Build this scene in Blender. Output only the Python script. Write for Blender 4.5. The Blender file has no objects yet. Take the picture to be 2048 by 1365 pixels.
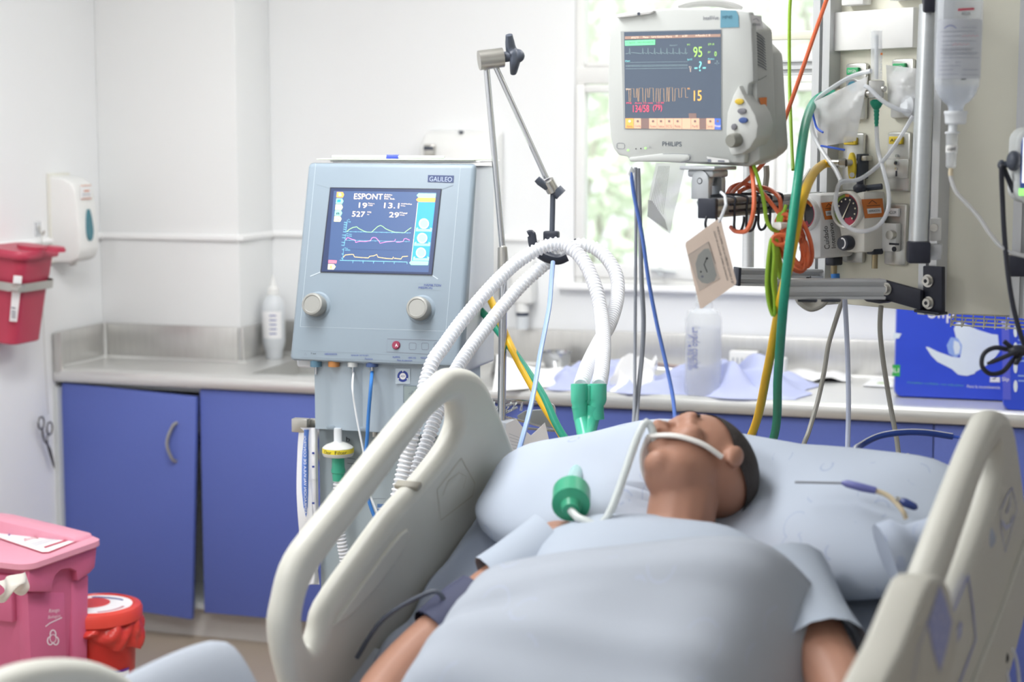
import bpy, bmesh, math, random
from mathutils import Vector, Matrix, geometry
random.seed(7)
sc = bpy.context.scene
COL = bpy.data.collections.new('hospital_room'); sc.collection.children.link(COL)
PI = math.pi
# ---------------------------------------------------------------- camera model (room: X along back wall, Y into depth, Z up)
F = 3500.0; CX, CY = 1024.0, 682.5; H = 1.607
PT = math.radians(6.77); YW = math.radians(17.4)
FW = Vector((-math.sin(YW)*math.cos(PT), math.cos(YW)*math.cos(PT), -math.sin(PT)))
RT = Vector((math.cos(YW), math.sin(YW), 0)); UP = RT.cross(FW)
EYE = Vector((0, 0, H))
def ray(x, y): return FW + RT*((x-CX)/F) + UP*((CY-y)/F)
def at(x, y, d): return EYE + ray(x, y)*d
def on_z(x, y, z): r = ray(x, y); return EYE + r*((z-H)/r.z)
def on_y(x, y, Y): r = ray(x, y); return EYE + r*(Y/r.y)
def on_x(x, y, X): r = ray(x, y); return EYE + r*(X/r.x)
def pix(p): q = Vector(p)-EYE; d = q.dot(FW); return CX+F*q.dot(RT)/d, CY-F*q.dot(UP)/d, d
cam = bpy.data.objects.new('camera', bpy.data.cameras.new('camera')); COL.objects.link(cam)
cam.location = EYE; cam.rotation_euler = (PI/2-PT, 0, YW)
cam.data.sensor_width = 36; cam.data.lens = F/2048*36; cam.data.clip_start = .05; cam.data.clip_end = 200
cam.data.dof.use_dof = True; cam.data.dof.focus_distance = 3.7; cam.data.dof.aperture_fstop = 2.8
sc.camera = cam
# ---------------------------------------------------------------- materials
MATS = {}
def lin(c):
    c /= 255.0
    return c/12.92 if c <= .04045 else ((c+.055)/1.055)**2.4
def mat(name, rgb=(200,200,200), rough=.5, metal=0., alpha=1., emit=0., var=.04, scale=30., bump=0., bscale=200., spec=.5, trans=0., coat=0., sss=0., translucent=0., aniso=None, ior=1.45):
    if name in MATS: return MATS[name]
    m = bpy.data.materials.new(name); m.use_nodes = True; nt = m.node_tree; N, L = nt.nodes, nt.links
    b = N['Principled BSDF']; out = N['Material Output']
    col = tuple(lin(v) for v in rgb)
    tc = N.new('ShaderNodeTexCoord'); src = tc.outputs['Object']
    if aniso:
        mp = N.new('ShaderNodeMapping'); mp.inputs['Scale'].default_value = aniso; L.new(src, mp.inputs['Vector']); src = mp.outputs['Vector']
    no = N.new('ShaderNodeTexNoise'); no.inputs['Scale'].default_value = scale; no.inputs['Detail'].default_value = 3
    L.new(src, no.inputs['Vector'])
    mr = N.new('ShaderNodeMapRange'); mr.inputs['To Min'].default_value = 1-var; mr.inputs['To Max'].default_value = 1+var
    L.new(no.outputs['Fac'], mr.inputs['Value'])
    vm = N.new('ShaderNodeVectorMath'); vm.operation = 'SCALE'; vm.inputs[0].default_value = col
    L.new(mr.outputs['Result'], vm.inputs['Scale']); L.new(vm.outputs['Vector'], b.inputs['Base Color'])
    b.inputs['Roughness'].default_value = rough; b.inputs['Metallic'].default_value = metal
    b.inputs['Specular IOR Level'].default_value = spec; b.inputs['Alpha'].default_value = alpha
    b.inputs['Transmission Weight'].default_value = trans; b.inputs['Coat Weight'].default_value = coat; b.inputs['IOR'].default_value = ior
    if sss: b.inputs['Subsurface Weight'].default_value = sss; b.inputs['Subsurface Radius'].default_value = (.02,.008,.005)
    if emit: L.new(vm.outputs['Vector'], b.inputs['Emission Color']); b.inputs['Emission Strength'].default_value = emit; b.inputs['Base Color'].default_value = (0,0,0,1)
    if bump:
        n2 = N.new('ShaderNodeTexNoise'); n2.inputs['Scale'].default_value = bscale; L.new(src, n2.inputs['Vector'])
        bp_ = N.new('ShaderNodeBump'); bp_.inputs['Strength'].default_value = bump; bp_.inputs['Distance'].default_value = .01
        L.new(n2.outputs['Fac'], bp_.inputs['Height']); L.new(bp_.outputs['Normal'], b.inputs['Normal'])
    if translucent:
        tr = N.new('ShaderNodeBsdfTranslucent'); L.new(vm.outputs['Vector'], tr.inputs['Color'])
        mx = N.new('ShaderNodeMixShader'); mx.inputs['Fac'].default_value = translucent
        L.new(b.outputs[0], mx.inputs[1]); L.new(tr.outputs[0], mx.inputs[2])
        if alpha < 1:
            tp = N.new('ShaderNodeBsdfTransparent'); m2 = N.new('ShaderNodeMixShader'); m2.inputs['Fac'].default_value = alpha
            b.inputs['Alpha'].default_value = 1
            L.new(tp.outputs[0], m2.inputs[1]); L.new(mx.outputs[0], m2.inputs[2]); L.new(m2.outputs[0], out.inputs['Surface'])
        else: L.new(mx.outputs[0], out.inputs['Surface'])
    m.diffuse_color = (*col, 1); MATS[name] = m; return m
def scr(name, rgb, e=1.0): return mat('screen_'+name, rgb, .3, emit=e*.82, var=.02)
# ---------------------------------------------------------------- mesh builder
def frame(o, x=(1,0,0), z=(0,0,1)):
    x = Vector(x).normalized(); z = Vector(z); z = (z - x*z.dot(x)).normalized(); y = z.cross(x)
    return Matrix(((x.x,y.x,z.x,o[0]),(x.y,y.y,z.y,o[1]),(x.z,y.z,z.z,o[2]),(0,0,0,1)))
def yaw(o, deg, tilt=0):     # a face whose outside is local -Y; tilt leans its top away from the viewer
    return Matrix.Translation(Vector(o)) @ Matrix.Rotation(math.radians(deg),4,'Z') @ Matrix.Rotation(math.radians(-tilt),4,'X')
def fp(fr, x, y, off=0.):    # pixel -> point of the frame's local plane y=off
    inv = fr.inverted(); o = inv @ EYE; r = inv.to_3x3() @ ray(x, y); t = (off-o.y)/r.y
    return o + r*t
def smooth_pts(pts, k=6, closed=False):
    P = [Vector(p) for p in pts]; n = len(P); out = []
    if n < 3: return P
    rng = range(n if closed else n-1)
    for i in rng:
        if closed: a,b,c,d = P[(i-1)%n],P[i],P[(i+1)%n],P[(i+2)%n]
        else: a,b,c,d = P[max(i-1,0)],P[i],P[i+1],P[min(i+2,n-1)]
        for j in range(k):
            t = j/k
            out.append(.5*((2*b)+(c-a)*t+(2*a-5*b+4*c-d)*t*t+(3*b-a-3*c+d)*t**3))
    if not closed: out.append(P[-1])
    return out
_txt = {}
def text_mesh(s):
    if s in _txt: return _txt[s]
    cu = bpy.data.curves.new('t','FONT'); cu.body = s; cu.resolution_u = 3; cu.fill_mode = 'FRONT'
    ob = bpy.data.objects.new('t', cu); COL.objects.link(ob)
    dg = bpy.context.evaluated_depsgraph_get(); me = bpy.data.meshes.new_from_object(ob.evaluated_get(dg))
    v = [p.co.copy() for p in me.vertices]; f = [tuple(p.vertices) for p in me.polygons]
    bpy.data.objects.remove(ob); bpy.data.curves.remove(cu); bpy.data.meshes.remove(me)
    _txt[s] = (v, f); return v, f
class MB:
    def __init__(s, m=None, fr=None):
        s.v=[]; s.f=[]; s.fm=[]; s.ms=[]; s.cur=0; s.fr=fr
        if m: s.m(m)
    def m(s, m):
        if m not in s.ms: s.ms.append(m)
        s.cur = s.ms.index(m); return s
    def add(s, vs, fs, M=None):
        b = len(s.v)
        s.v += [(M @ Vector(p)) if M else Vector(p) for p in vs]
        for f in fs: s.f.append(tuple(i+b for i in f)); s.fm.append(s.cur)
        return s
    def bm(s, bm, M=None):
        bm.verts.index_update(); s.add([v.co.copy() for v in bm.verts], [[v.index for v in f.verts] for f in bm.faces], M); bm.free(); return s
    def box(s, c, d, bev=0., seg=2, M=None):
        bm = bmesh.new(); bmesh.ops.create_cube(bm, size=1)
        for v in bm.verts: v.co = Vector((v.co.x*d[0]+c[0], v.co.y*d[1]+c[1], v.co.z*d[2]+c[2]))
        if bev: bmesh.ops.bevel(bm, geom=bm.edges[:], offset=min(bev, min(d)*.49), segments=seg, profile=.5, affect='EDGES')
        return s.bm(bm, M)
    def prism(s, pts, axis, a, b, bev=0., seg=2, M=None):   # polygon extruded along a local axis ('x': pts are y,z ; 'y': x,z ; 'z': x,y)
        def P(p, t): return {'x':(t,p[0],p[1]),'y':(p[0],t,p[1]),'z':(p[0],p[1],t)}[axis]
        bm = bmesh.new(); lo = [bm.verts.new(P(p,a)) for p in pts]; hi = [bm.verts.new(P(p,b)) for p in pts]; n=len(pts)
        bm.faces.new(lo); bm.faces.new(hi[::-1])
        for i in range(n): bm.faces.new((lo[i],hi[i],hi[(i+1)%n],lo[(i+1)%n]))
        bmesh.ops.recalc_face_normals(bm, faces=bm.faces[:])
        if bev: bmesh.ops.bevel(bm, geom=bm.edges[:], offset=bev, segments=seg, profile=.5, affect='EDGES')
        bmesh.ops.triangulate(bm, faces=[f for f in bm.faces if len(f.verts) > 4])
        return s.bm(bm, M)
    def ring_loft(s, rings, caps=True, closed=False, M=None):
        n = len(rings[0]); vs = [p for r in rings for p in r]; fs = []; k = len(rings)
        for i in range(k if closed else k-1):
            a=i*n; b=((i+1)%k)*n
            for j in range(n): fs.append((a+j, a+(j+1)%n, b+(j+1)%n, b+j))
        if caps and not closed: fs += [tuple(range(n))[::-1], tuple((k-1)*n+j for j in range(n))]
        return s.add(vs, fs, M)
    def tube(s, pts, r, n=10, closed=False, caps=True, M=None, flat=1., upv=None):
        P = [Vector(p) for p in pts]; k = len(P); rr = r if isinstance(r,(list,tuple)) else [r]*k
        T = []
        for i in range(k):
            a = P[(i-1)%k] if closed else P[max(i-1,0)]; b = P[(i+1)%k] if closed else P[min(i+1,k-1)]
            t = b-a; T.append(t.normalized() if t.length > 1e-9 else Vector((0,0,1)))
        u = Vector(upv) if upv else (Vector((0,0,1)) if abs(T[0].z) < .9 else Vector((1,0,0)))
        u = (u - T[0]*u.dot(T[0])).normalized(); rings = []
        for i in range(k):
            u = (u - T[i]*u.dot(T[i])); u = u.normalized() if u.length > 1e-6 else T[i].orthogonal().normalized()
            w = T[i].cross(u)
            rings.append([P[i] + (u*math.cos(2*PI*j/n)*flat + w*math.sin(2*PI*j/n))*rr[i] for j in range(n)])
        return s.ring_loft(rings, caps, closed, M)
    def cyl(s, a, b, r, r2=None, n=24, M=None): return s.tube([a,b], [r, r if r2 is None else r2], n, M=M)
    def lathe(s, prof, M=None, n=32, caps=True, sx=1., sy=1.):   # prof [(r,z)] about local z
        return s.ring_loft([[(r*math.cos(2*PI*j/n)*sx, r*math.sin(2*PI*j/n)*sy, z) for j in range(n)] for r,z in prof], caps, False, M)
    def ball(s, c, r, M=None, n=20, k=12):
        r = r if isinstance(r,(tuple,list)) else (r,r,r)
        prof=[[(c[0]+r[0]*math.sin(PI*i/k)*math.cos(2*PI*j/n), c[1]+r[1]*math.sin(PI*i/k)*math.sin(2*PI*j/n), c[2]-r[2]*math.cos(PI*i/k)) for j in range(n)] for i in range(1,k)]
        b=len(s.v); s.ring_loft(prof, True, False, M); return s
    def grid(s, fn, nu, nv, M=None, closed_u=False):
        vs=[fn(i/nu, j/nv) for i in range(nu+(0 if closed_u else 1)) for j in range(nv+1)]
        w=nv+1; K=nu if closed_u else nu+1; fs=[]
        for i in range(nu):
            for j in range(nv): a=i*w+j; b=((i+1)%K)*w+j; fs.append((a,b,b+1,a+1))
        return s.add(vs, fs, M)
    # ---- decals printed on a frame's face, measured in photograph pixels of that face
    def gly(s, st, x0, y0, x1, y1, m, off=-.0006, fr=None, rot=0):
        fr = fr or s.fr; s.m(m); v, f = text_mesh(st)
        ax=min(p.x for p in v); bx=max(p.x for p in v); ay=min(p.y for p in v); by=max(p.y for p in v); out=[]
        for p in v:
            u=(p.x-ax)/max(bx-ax,1e-6); w=(p.y-ay)/max(by-ay,1e-6)
            if rot == 90: u, w = 1-w, u
            if rot == -90: u, w = w, 1-u
            out.append(fp(fr, x0+(x1-x0)*u, y1+(y0-y1)*w, off))
        return s.add(out, f)
    def gly4(s, st, q, m, off=-.0006, fr=None):   # q: bottom-left, bottom-right, top-right, top-left pixels of the words
        fr = fr or s.fr; s.m(m); v, f = text_mesh(st)
        ax=min(p.x for p in v); bx=max(p.x for p in v); ay=min(p.y for p in v); by=max(p.y for p in v); out=[]
        for p in v:
            u=(p.x-ax)/max(bx-ax,1e-6); w=(p.y-ay)/max(by-ay,1e-6)
            X=[(q[0][i]*(1-u)+q[1][i]*u)*(1-w)+(q[3][i]*(1-u)+q[2][i]*u)*w for i in (0,1)]
            out.append(fp(fr, X[0], X[1], off))
        return s.add(out, f)
    def poly(s, pts, m, off=-.0004, fr=None):
        fr = fr or s.fr; s.m(m); return s.flat([fp(fr, x, y, off) for x,y in pts])
    def flat(s, P):
        tr = geometry.tessellate_polygon([[Vector(p) for p in P]]); return s.add(P, [tuple(t) for t in tr])
    def line(s, pts, w, m, off=-.0006, fr=None, closed=False):
        fr = fr or s.fr; s.m(m); n=len(pts); vs=[]
        for i,(x,y) in enumerate(pts):
            a = pts[(i-1)%n] if closed else pts[max(i-1,0)]; b = pts[(i+1)%n] if closed else pts[min(i+1,n-1)]
            dx,dy=b[0]-a[0],b[1]-a[1]; l=math.hypot(dx,dy) or 1; nx,ny=-dy/l*w/2,dx/l*w/2
            vs += [fp(fr,x+nx,y+ny,off), fp(fr,x-nx,y-ny,off)]
        k = n if closed else n-1
        return s.add(vs, [(2*i,2*i+1,2*((i+1)%n)+1,2*((i+1)%n)) for i in range(k)])
    def disc(s, cx, cy, rx, ry, m, off=-.0005, fr=None, n=24):
        return s.poly([(cx+rx*math.cos(2*PI*j/n), cy+ry*math.sin(2*PI*j/n)) for j in range(n)], m, off, fr)
    def build(s, name, parent=None, fr=None, smooth=35, kind=None):
        me = bpy.data.meshes.new(name); me.from_pydata([tuple(p) for p in s.v], [], s.f)
        for m in s.ms: me.materials.append(m)
        me.polygons.foreach_set('material_index', s.fm); me.update()
        bm = bmesh.new(); bm.from_mesh(me); bmesh.ops.recalc_face_normals(bm, faces=bm.faces[:]); bm.to_mesh(me); bm.free()
        if smooth:
            me.polygons.foreach_set('use_smooth', [True]*len(me.polygons)); me.set_sharp_from_angle(angle=math.radians(smooth))
        o = bpy.data.objects.new(name, me); COL.objects.link(o)
        if parent: o.parent = parent
        if fr: o.matrix_basis = fr
        if kind: o['kind'] = kind
        return o
def tag(o, label, cat, group=None):
    o['label'] = label; o['category'] = cat
    if group: o['group'] = group
    return o
def thing(name, label, cat, fr=None, group=None):
    o = bpy.data.objects.new(name, None); COL.objects.link(o); o.empty_display_size = .05
    if fr: o.matrix_world = fr
    return tag(o, label, cat, group)
def copy_thing(o, label, fr, group=None):
    r = o.copy(); COL.objects.link(r); r.matrix_basis = fr
    if label: r['label'] = label
    if group: r['group'] = group
    for ch in list(o.children):
        c = ch.copy(); COL.objects.link(c); c.parent = r
        for g in list(ch.children):
            d = g.copy(); COL.objects.link(d); d.parent = c
    return r
def curve_solid(loops, thick, bevel, res=3, K=4):   # loops: lists of (x,y); later loops are holes; solid rounded plate centred on local z=0
    cu = bpy.data.curves.new('c','CURVE'); cu.dimensions='2D'; cu.fill_mode='BOTH'; cu.extrude=max(thick/2-bevel,1e-4); cu.bevel_depth=bevel; cu.bevel_resolution=res; cu.offset=-bevel
    for lp in loops:
        P = smooth_pts([(x,y,0) for x,y in lp], K, True) if K > 1 else [Vector((x,y,0)) for x,y in lp]
        sp = cu.splines.new('POLY'); sp.points.add(len(P)-1); sp.use_cyclic_u=True
        for q,p in zip(sp.points,P): q.co=(p.x,p.y,0,1)
    ob = bpy.data.objects.new('c',cu); COL.objects.link(ob)
    me = bpy.data.meshes.new_from_object(ob.evaluated_get(bpy.context.evaluated_depsgraph_get()))
    v=[p.co.copy() for p in me.vertices]; f=[tuple(p.vertices) for p in me.polygons]
    bpy.data.objects.remove(ob); bpy.data.curves.remove(cu); bpy.data.meshes.remove(me); return v,f
def rrect(x0,y0,x1,y1,r,n=5):
    out=[]
    for cx,cy,a in ((x1-r,y1-r,0),(x0+r,y1-r,90),(x0+r,y0+r,180),(x1-r,y0+r,270)):
        for i in range(n+1): t=math.radians(a+90*i/n); out.append((cx+r*math.cos(t),cy+r*math.sin(t)))
    return out
def lathe_frame(p, d): return frame(p, Vector(d).orthogonal(), d)
def corrugated(pts, r, pitch, amp):
    P = smooth_pts(pts, 10); L=[0]
    for a,b in zip(P,P[1:]): L.append(L[-1]+(b-a).length)
    n = int(L[-1]/pitch*4); Q=[]; R=[]; j=0
    for i in range(n+1):
        s=L[-1]*i/n
        while j < len(L)-2 and L[j+1] < s: j+=1
        t=(s-L[j])/max(L[j+1]-L[j],1e-9); Q.append(P[j].lerp(P[j+1],min(max(t,0),1))); R.append(r+amp*(1,.45,-1,.45)[i%4])
    return Q,R
# ================================================================ materials used in many places
M_wall = mat('white_wall_paint',(246,247,248),.6,var=.012,scale=3)
M_tile = mat('glazed_wall_tile',(242,243,243),.28,var=.012,scale=4)
M_trim = mat('white_trim',(250,250,250),.35,var=.01)
M_steel = mat('brushed_steel',(206,205,202),.34,.75,var=.10,scale=9,aniso=(14,14,1),bump=.03,bscale=40)
M_steelh = mat('brushed_steel_worktop',(222,222,220),.36,.6,var=.08,scale=9,aniso=(1,22,22),bump=.02,bscale=40)
M_chrome = mat('polished_chrome',(200,202,206),.14,.95,var=.03)
M_alu = mat('anodised_aluminium',(206,208,210),.38,.4,var=.05,scale=14,aniso=(1,1,16))
M_nickel = mat('brushed_nickel',(190,188,182),.28,.85,var=.05)
M_blue = mat('blue_laminate',(94,110,184),.42,var=.06,scale=160,spec=.4)
M_black = mat('black_plastic',(44,48,60),.42,var=.06)
M_dark = mat('dark_grey_plastic',(74,80,92),.45,var=.05)
M_white = mat('white_plastic',(240,240,238),.38,var=.015)
M_cream = mat('cream_plastic',(232,231,222),.4,var=.02)
M_greyw = mat('light_grey_plastic',(206,210,210),.42,var=.02)
M_red = mat('sharps_red_plastic',(188,64,88),.38,var=.04)
M_label = mat('white_label_paper',(244,243,244),.5,var=.01)
M_ink = mat('black_ink',(40,42,50),.6,var=.02)
M_inkg = mat('grey_ink',(120,124,136),.6,var=.02)
M_inkb = mat('blue_ink',(52,70,150),.6,var=.02)
M_inkp = mat('pale_print',(176,180,190),.6,var=.02)
M_purple = mat('purple_ink',(110,60,150),.6,var=.02)
M_orange = mat('orange_label',(222,128,62),.5,var=.03)
M_clear = mat('clear_plastic',(236,240,244),.15,alpha=.32,var=.02)
M_bag = mat('clear_polythene',(252,253,255),.2,alpha=.55,var=.02,bump=.5,bscale=30,translucent=.45)
M_tubec = mat('clear_tubing',(236,240,246),.2,alpha=.6,var=.02)
M_glass = mat('window_glass',(240,246,244),.03,alpha=.1,var=.01)
M_kick = mat('grey_kickboard',(206,204,200),.5,var=.03)
M_shadow = mat('cabinet_inside_shade',(60,62,72),.7,var=.05)  # dark back panel tone stands in for shade inside the cabinets
# ================================================================ the room
X0, X1, YB, ZC = -3.06, 2.3, 5.42, 2.75
def struct(mb, name, label, cat, smooth=35):
    o = mb.build(name, smooth=smooth, kind='structure'); return tag(o, label, cat)
M_floor = mat('beige_vinyl_floor',(164,150,134),.35,var=.06,scale=8)
struct(MB(M_floor).box(((X0+X1)/2,2.6,-.03),(X1-X0+.3,6.6,.06)), 'floor', 'beige vinyl floor under the cabinets and bins', 'floor')
struct(MB(M_wall).box((X0-.06,2.6,ZC/2),(.12,6.6,ZC)), 'wall_left', 'white painted wall at the left carrying the soap dispenser', 'wall')
wx0, wx1, wz0, wz1 = -1.489, -.2, 1.13, 2.45
w = MB(M_wall); yb, th = YB+.07, .14
w.box(((X0+wx0)/2,yb,ZC/2),(wx0-X0,th,ZC)); w.box(((wx1+X1)/2,yb,ZC/2),(X1-wx1,th,ZC))
w.box(((wx0+wx1)/2,yb,wz0/2),(wx1-wx0,th,wz0)); w.box(((wx0+wx1)/2,yb,(wz1+ZC)/2),(wx1-wx0,th,ZC-wz1))
struct(w, 'wall_back', 'white wall at the back around the bright window', 'wall')
struct(MB(M_tile).box(((X0-2.55)/2,(5.165+YB)/2,ZC/2),(-2.55-X0,YB-5.165,ZC),.004), 'wall_column', 'pale boxed-out column filling the back left corner', 'wall')
struct(MB(M_wall).box(((X0+X1)/2,2.8,ZC+.05),(X1-X0+.3,6.2,.1)), 'ceiling', 'white ceiling above the ward', 'ceiling')
struct(MB(M_wall).box((X1+.06,2.6,ZC/2),(.12,6.6,ZC)), 'wall_right', 'white wall off to the right of the bed', 'wall')
struct(MB(M_wall).box(((X0+X1)/2,-.76,ZC/2),(X1-X0+.3,.12,ZC)), 'wall_front', 'white wall behind the foot of the bed, out of the photograph', 'wall')
# bullnose tile course
t = MB(M_trim); zt = 1.268
t.tube([(X0+.006,1.0,zt),(X0+.006,5.159,zt),(-2.552,5.159,zt),(-2.544,5.167,zt),(-2.544,YB-.004,zt),(-1.53,YB-.004,zt)], .011, 8)
struct(t, 'trim_1', 'thin white bullnose tile course running round the walls', 'trim')
t = MB(M_trim); t.box(((wx0+wx1)/2,YB-.012,wz0-.012),(wx1-wx0+.1,.045,.02),.006)
struct(t, 'trim_2', 'white ledge under the window', 'trim')
# window
wf = MB(M_white); yw_ = YB+.03
def bar(x0,x1,z0,z1,y0=YB+.005,y1=YB+.06,b=.004): wf.box(((x0+x1)/2,(y0+y1)/2,(z0+z1)/2),(x1-x0,y1-y0,z1-z0),b)
mx = -.845
for a,b in ((wx0,wx0+.03),(mx-.03,mx+.03),(wx1-.03,wx1)): bar(a+.0004,b-.0004,wz0+.0002,wz1-.0002)
bar(wx0+.031,mx-.031,wz0+.0005,wz0+.02); bar(mx+.031,wx1-.031,wz0+.0005,wz0+.02); bar(wx0+.031,mx-.031,wz1-.03,wz1-.0005); bar(mx+.031,wx1-.031,wz1-.03,wz1-.0005); bar(wx0+.0005,wx1-.0005,1.763,1.815,YB+.001,YB+.064)
for a,b in ((wx0,mx),(mx,wx1)):
    bar(a+.003,a+.034,wz0+.02,1.76,YB-.006,YB+.03); bar(b-.034,b-.003,wz0+.02,1.76,YB-.006,YB+.03)
    bar(a+.034,b-.034,1.735,1.76,YB-.006,YB+.03); bar(a+.034,b-.034,wz0+.02,wz0+.062,YB-.006,YB+.03)
    bar(a+.031,b-.031,1.8151,1.83); 
win = struct(wf, 'window_1', 'white framed window overlooking trees behind the monitor', 'window')
for a,b in ((wx0,mx),(mx,wx1)):
    for z0,z1 in ((wz0+.06,1.737),(1.828,wz1-.03)):
        MB(M_glass).box(((a+b)/2,YB+.02,(z0+z1)/2),(b-a-.06,.004,z1-z0)).build('pane',win)
l = MB(M_white).box((-1.2,YB-.010,1.175),(.07,.012,.03),.004); l.m(M_greyw).cyl((-1.20,YB-.03,1.175),(-1.20,YB-.012,1.175),.013,.011)
l.tube([(-1.23,YB-.024,1.178),(-1.20,YB-.028,1.178),(-1.15,YB-.026,1.172)],.006,8).build('window_latch',win)
# garden
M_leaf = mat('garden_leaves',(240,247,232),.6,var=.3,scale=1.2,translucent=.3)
M_bark = mat('tree_bark',(190,186,176),.8,var=.2)
def tree(x,y,zt,r,label,n,seed):
    rnd=random.Random(seed); T=thing('garden_tree',label,'tree',Matrix.Translation((x,y,-1.5)),'trees outside the window')
    b=MB(M_bark); b.tube([(0,0,0),(.05,0,1.),(.0,.05,zt+1.2)],[.12,.1,.04],8)
    for i in range(6):
        a=rnd.uniform(0,6.3); b.tube([(0,0,.8+zt*.5),(math.cos(a)*r*.5,math.sin(a)*r*.4,zt+1.2+rnd.uniform(-.3,.5))],[.05,.02],6)
    b.build('trunk',T); c=MB(M_leaf)
    for i in range(n):
        while True:
            p=Vector((rnd.uniform(-1,1),rnd.uniform(-1,1),rnd.uniform(-1,1)))
            if .25<p.length<1 and math.sin(p.x*5+seed)+math.sin(p.z*6+p.y*4+seed*2)>-.7: break
        p=Vector((p.x*r,p.y*r*.7,zt+1.5+p.z*r*.9)); s=rnd.uniform(.035,.08)
        u=Vector((rnd.uniform(-1,1),rnd.uniform(-1,1),rnd.uniform(-1,1))).normalized(); v=u.orthogonal().normalized()
        c.add([p-u*s*1.6,p+v*s*.6,p+u*s*1.6,p-v*s*.6],[(0,1,2,3)])
    c.build('foliage',T,smooth=None)
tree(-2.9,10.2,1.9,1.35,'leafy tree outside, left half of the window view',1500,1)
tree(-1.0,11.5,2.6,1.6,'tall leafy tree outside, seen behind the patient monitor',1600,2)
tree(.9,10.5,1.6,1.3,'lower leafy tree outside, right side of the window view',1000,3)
g=MB(mat('lawn_grass',(150,178,120),.8,var=.2,scale=2)).box((-1,13.6,-1.53),(24,16,.06)).build('lawn',kind='structure'); tag(g,'pale green lawn outside the window','lawn')
# ================================================================ steel counter
ZW=.86
ct = thing('steel_counter','long stainless steel counter with upstand along the back wall','counter',Matrix.Translation((0,0,0)))
XR=2.28; xs0,xs1,ys0,ys1=-2.40,-1.90,4.935,5.29
wt=MB(M_steelh); z0=ZW-.008
def slab(x0,x1,y0,y1): wt.box(((x0+x1)/2,(y0+y1)/2,(z0+ZW)/2),(x1-x0,y1-y0,ZW-z0))
slab(X0+.004,-2.55,4.885,5.16); slab(-2.55,xs0,4.885,YB-.004); slab(xs0,xs1,4.885,ys0); slab(xs0,xs1,ys1,YB-.004); slab(xs1,XR,4.885,YB-.004)
lip=[(4.89,ZW),(4.872,ZW+.003),(4.862,ZW+.001),(4.853,ZW-.006),(4.85,ZW-.016),(4.85,ZW-.032),(4.856,ZW-.041),(4.868,ZW-.044),(4.89,ZW-.044)]
wt.prism(lip,'x',X0+.004,XR,0)
wt.build('worktop',ct)
bs=MB(M_steel); zs=.977
bs.box((X0+.009,5.015,(ZW+zs)/2),(.012,.29,zs-ZW),.003); bs.box((-2.805,5.159,(ZW+zs)/2),(.50,.012,zs-ZW),.003)
bs.box((-2.544,5.29,(ZW+zs)/2),(.012,.255,zs-ZW),.003); bs.box(((-2.544+XR)/2,YB-.008,(ZW+zs)/2),(XR+2.544,.012,zs-ZW),.003)
bs.box((X0+.018,4.862,(ZW+zs)/2-.01),(.032,.022,zs-ZW+.02),.008)
bs.m(M_steelh)
bs.tube([(X0+.017,4.88,ZW+.003),(X0+.017,5.15,ZW+.003),(-2.548,5.15,ZW+.003),(-2.534,5.16,ZW+.003),(-2.534,YB-.016,ZW+.003),(XR,YB-.016,ZW+.003)],.006,8)
bs.tube([(X0+.017,5.15,ZW),(X0+.017,5.15,zs)],.007,8)
bs.build('upstand',ct)
sk=MB(M_steel); d=.17
sk.box((xs0-.001,(ys0+ys1)/2,ZW-d/2),(.004,ys1-ys0,d)); sk.box((xs1+.001,(ys0+ys1)/2,ZW-d/2),(.004,ys1-ys0,d))
sk.box(((xs0+xs1)/2,ys0-.001,ZW-d/2-.001),(xs1-xs0,.004,d)); sk.box(((xs0+xs1)/2,ys1+.001,ZW-d/2),(xs1-xs0,.004,d)); sk.box(((xs0+xs1)/2,(ys0+ys1)/2,ZW-d),(xs1-xs0,ys1-ys0,.004))
sk.cyl(((xs0+xs1)/2,(ys0+ys1)/2,ZW-d),((xs0+xs1)/2,(ys0+ys1)/2,ZW-d+.004),.035); sk.build('sink_bowl',ct)
# ================================================================ cabinets
def cabinet(x0,x1,label,crooked=False):
    c=thing('base_cabinet',label,'cabinet',Matrix.Translation((x0,4.89,0)),'blue base cabinets under the steel counter')
    W=x1-x0; zb,zt=.098,.813
    MB(M_kick).box((W/2,.05,zb/2),(W,.02,zb)).build('plinth',c)
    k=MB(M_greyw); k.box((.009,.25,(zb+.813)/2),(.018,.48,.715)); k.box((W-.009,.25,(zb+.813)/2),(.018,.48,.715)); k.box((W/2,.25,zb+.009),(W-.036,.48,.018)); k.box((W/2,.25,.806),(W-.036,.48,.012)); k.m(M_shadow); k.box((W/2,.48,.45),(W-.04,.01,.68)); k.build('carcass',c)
    dw=W/2-.003
    for i in range(2):
        xo=i*W/2+.0015
        dfr=Matrix.Translation((xo,0,zt))
        if crooked and i==0: dfr=dfr@Matrix.Rotation(math.radians(2.6),4,'Y')@Matrix.Rotation(math.radians(-2.0),4,'Z')
        D=MB(M_blue).box((dw/2,-.011,-.358),(dw,.018,.716),.0015).build('door',c,dfr)
        hx=dw-.085; hz=-.15
        hd=MB(M_nickel).tube(smooth_pts([(hx+.02,-.02,hz+.062),(hx+.012,-.034,hz+.05),(hx,-.045,hz),(hx+.012,-.034,hz-.05),(hx+.02,-.02,hz-.062)],4),.0055,8)
        hd.build('handle',D)
    return c
cabinet(-3.04,-2.06,'blue two-door cabinet at the left end with a crooked ajar door',True)
cabinet(-2.06,-1.29,'blue cabinet behind the ventilator and breathing hoses')
cabinet(-1.29,-.313,'blue cabinet behind the pillow, left of the door gap')
cabinet(-.313,.664,'blue cabinet behind the right bed rail')
sp=MB(M_greyw).box((X0+.010,5.0,.40),(.018,.30,.80)).build('end_panel'); tag(sp,'narrow grey end panel between left wall and blue cabinet','panel')
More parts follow.
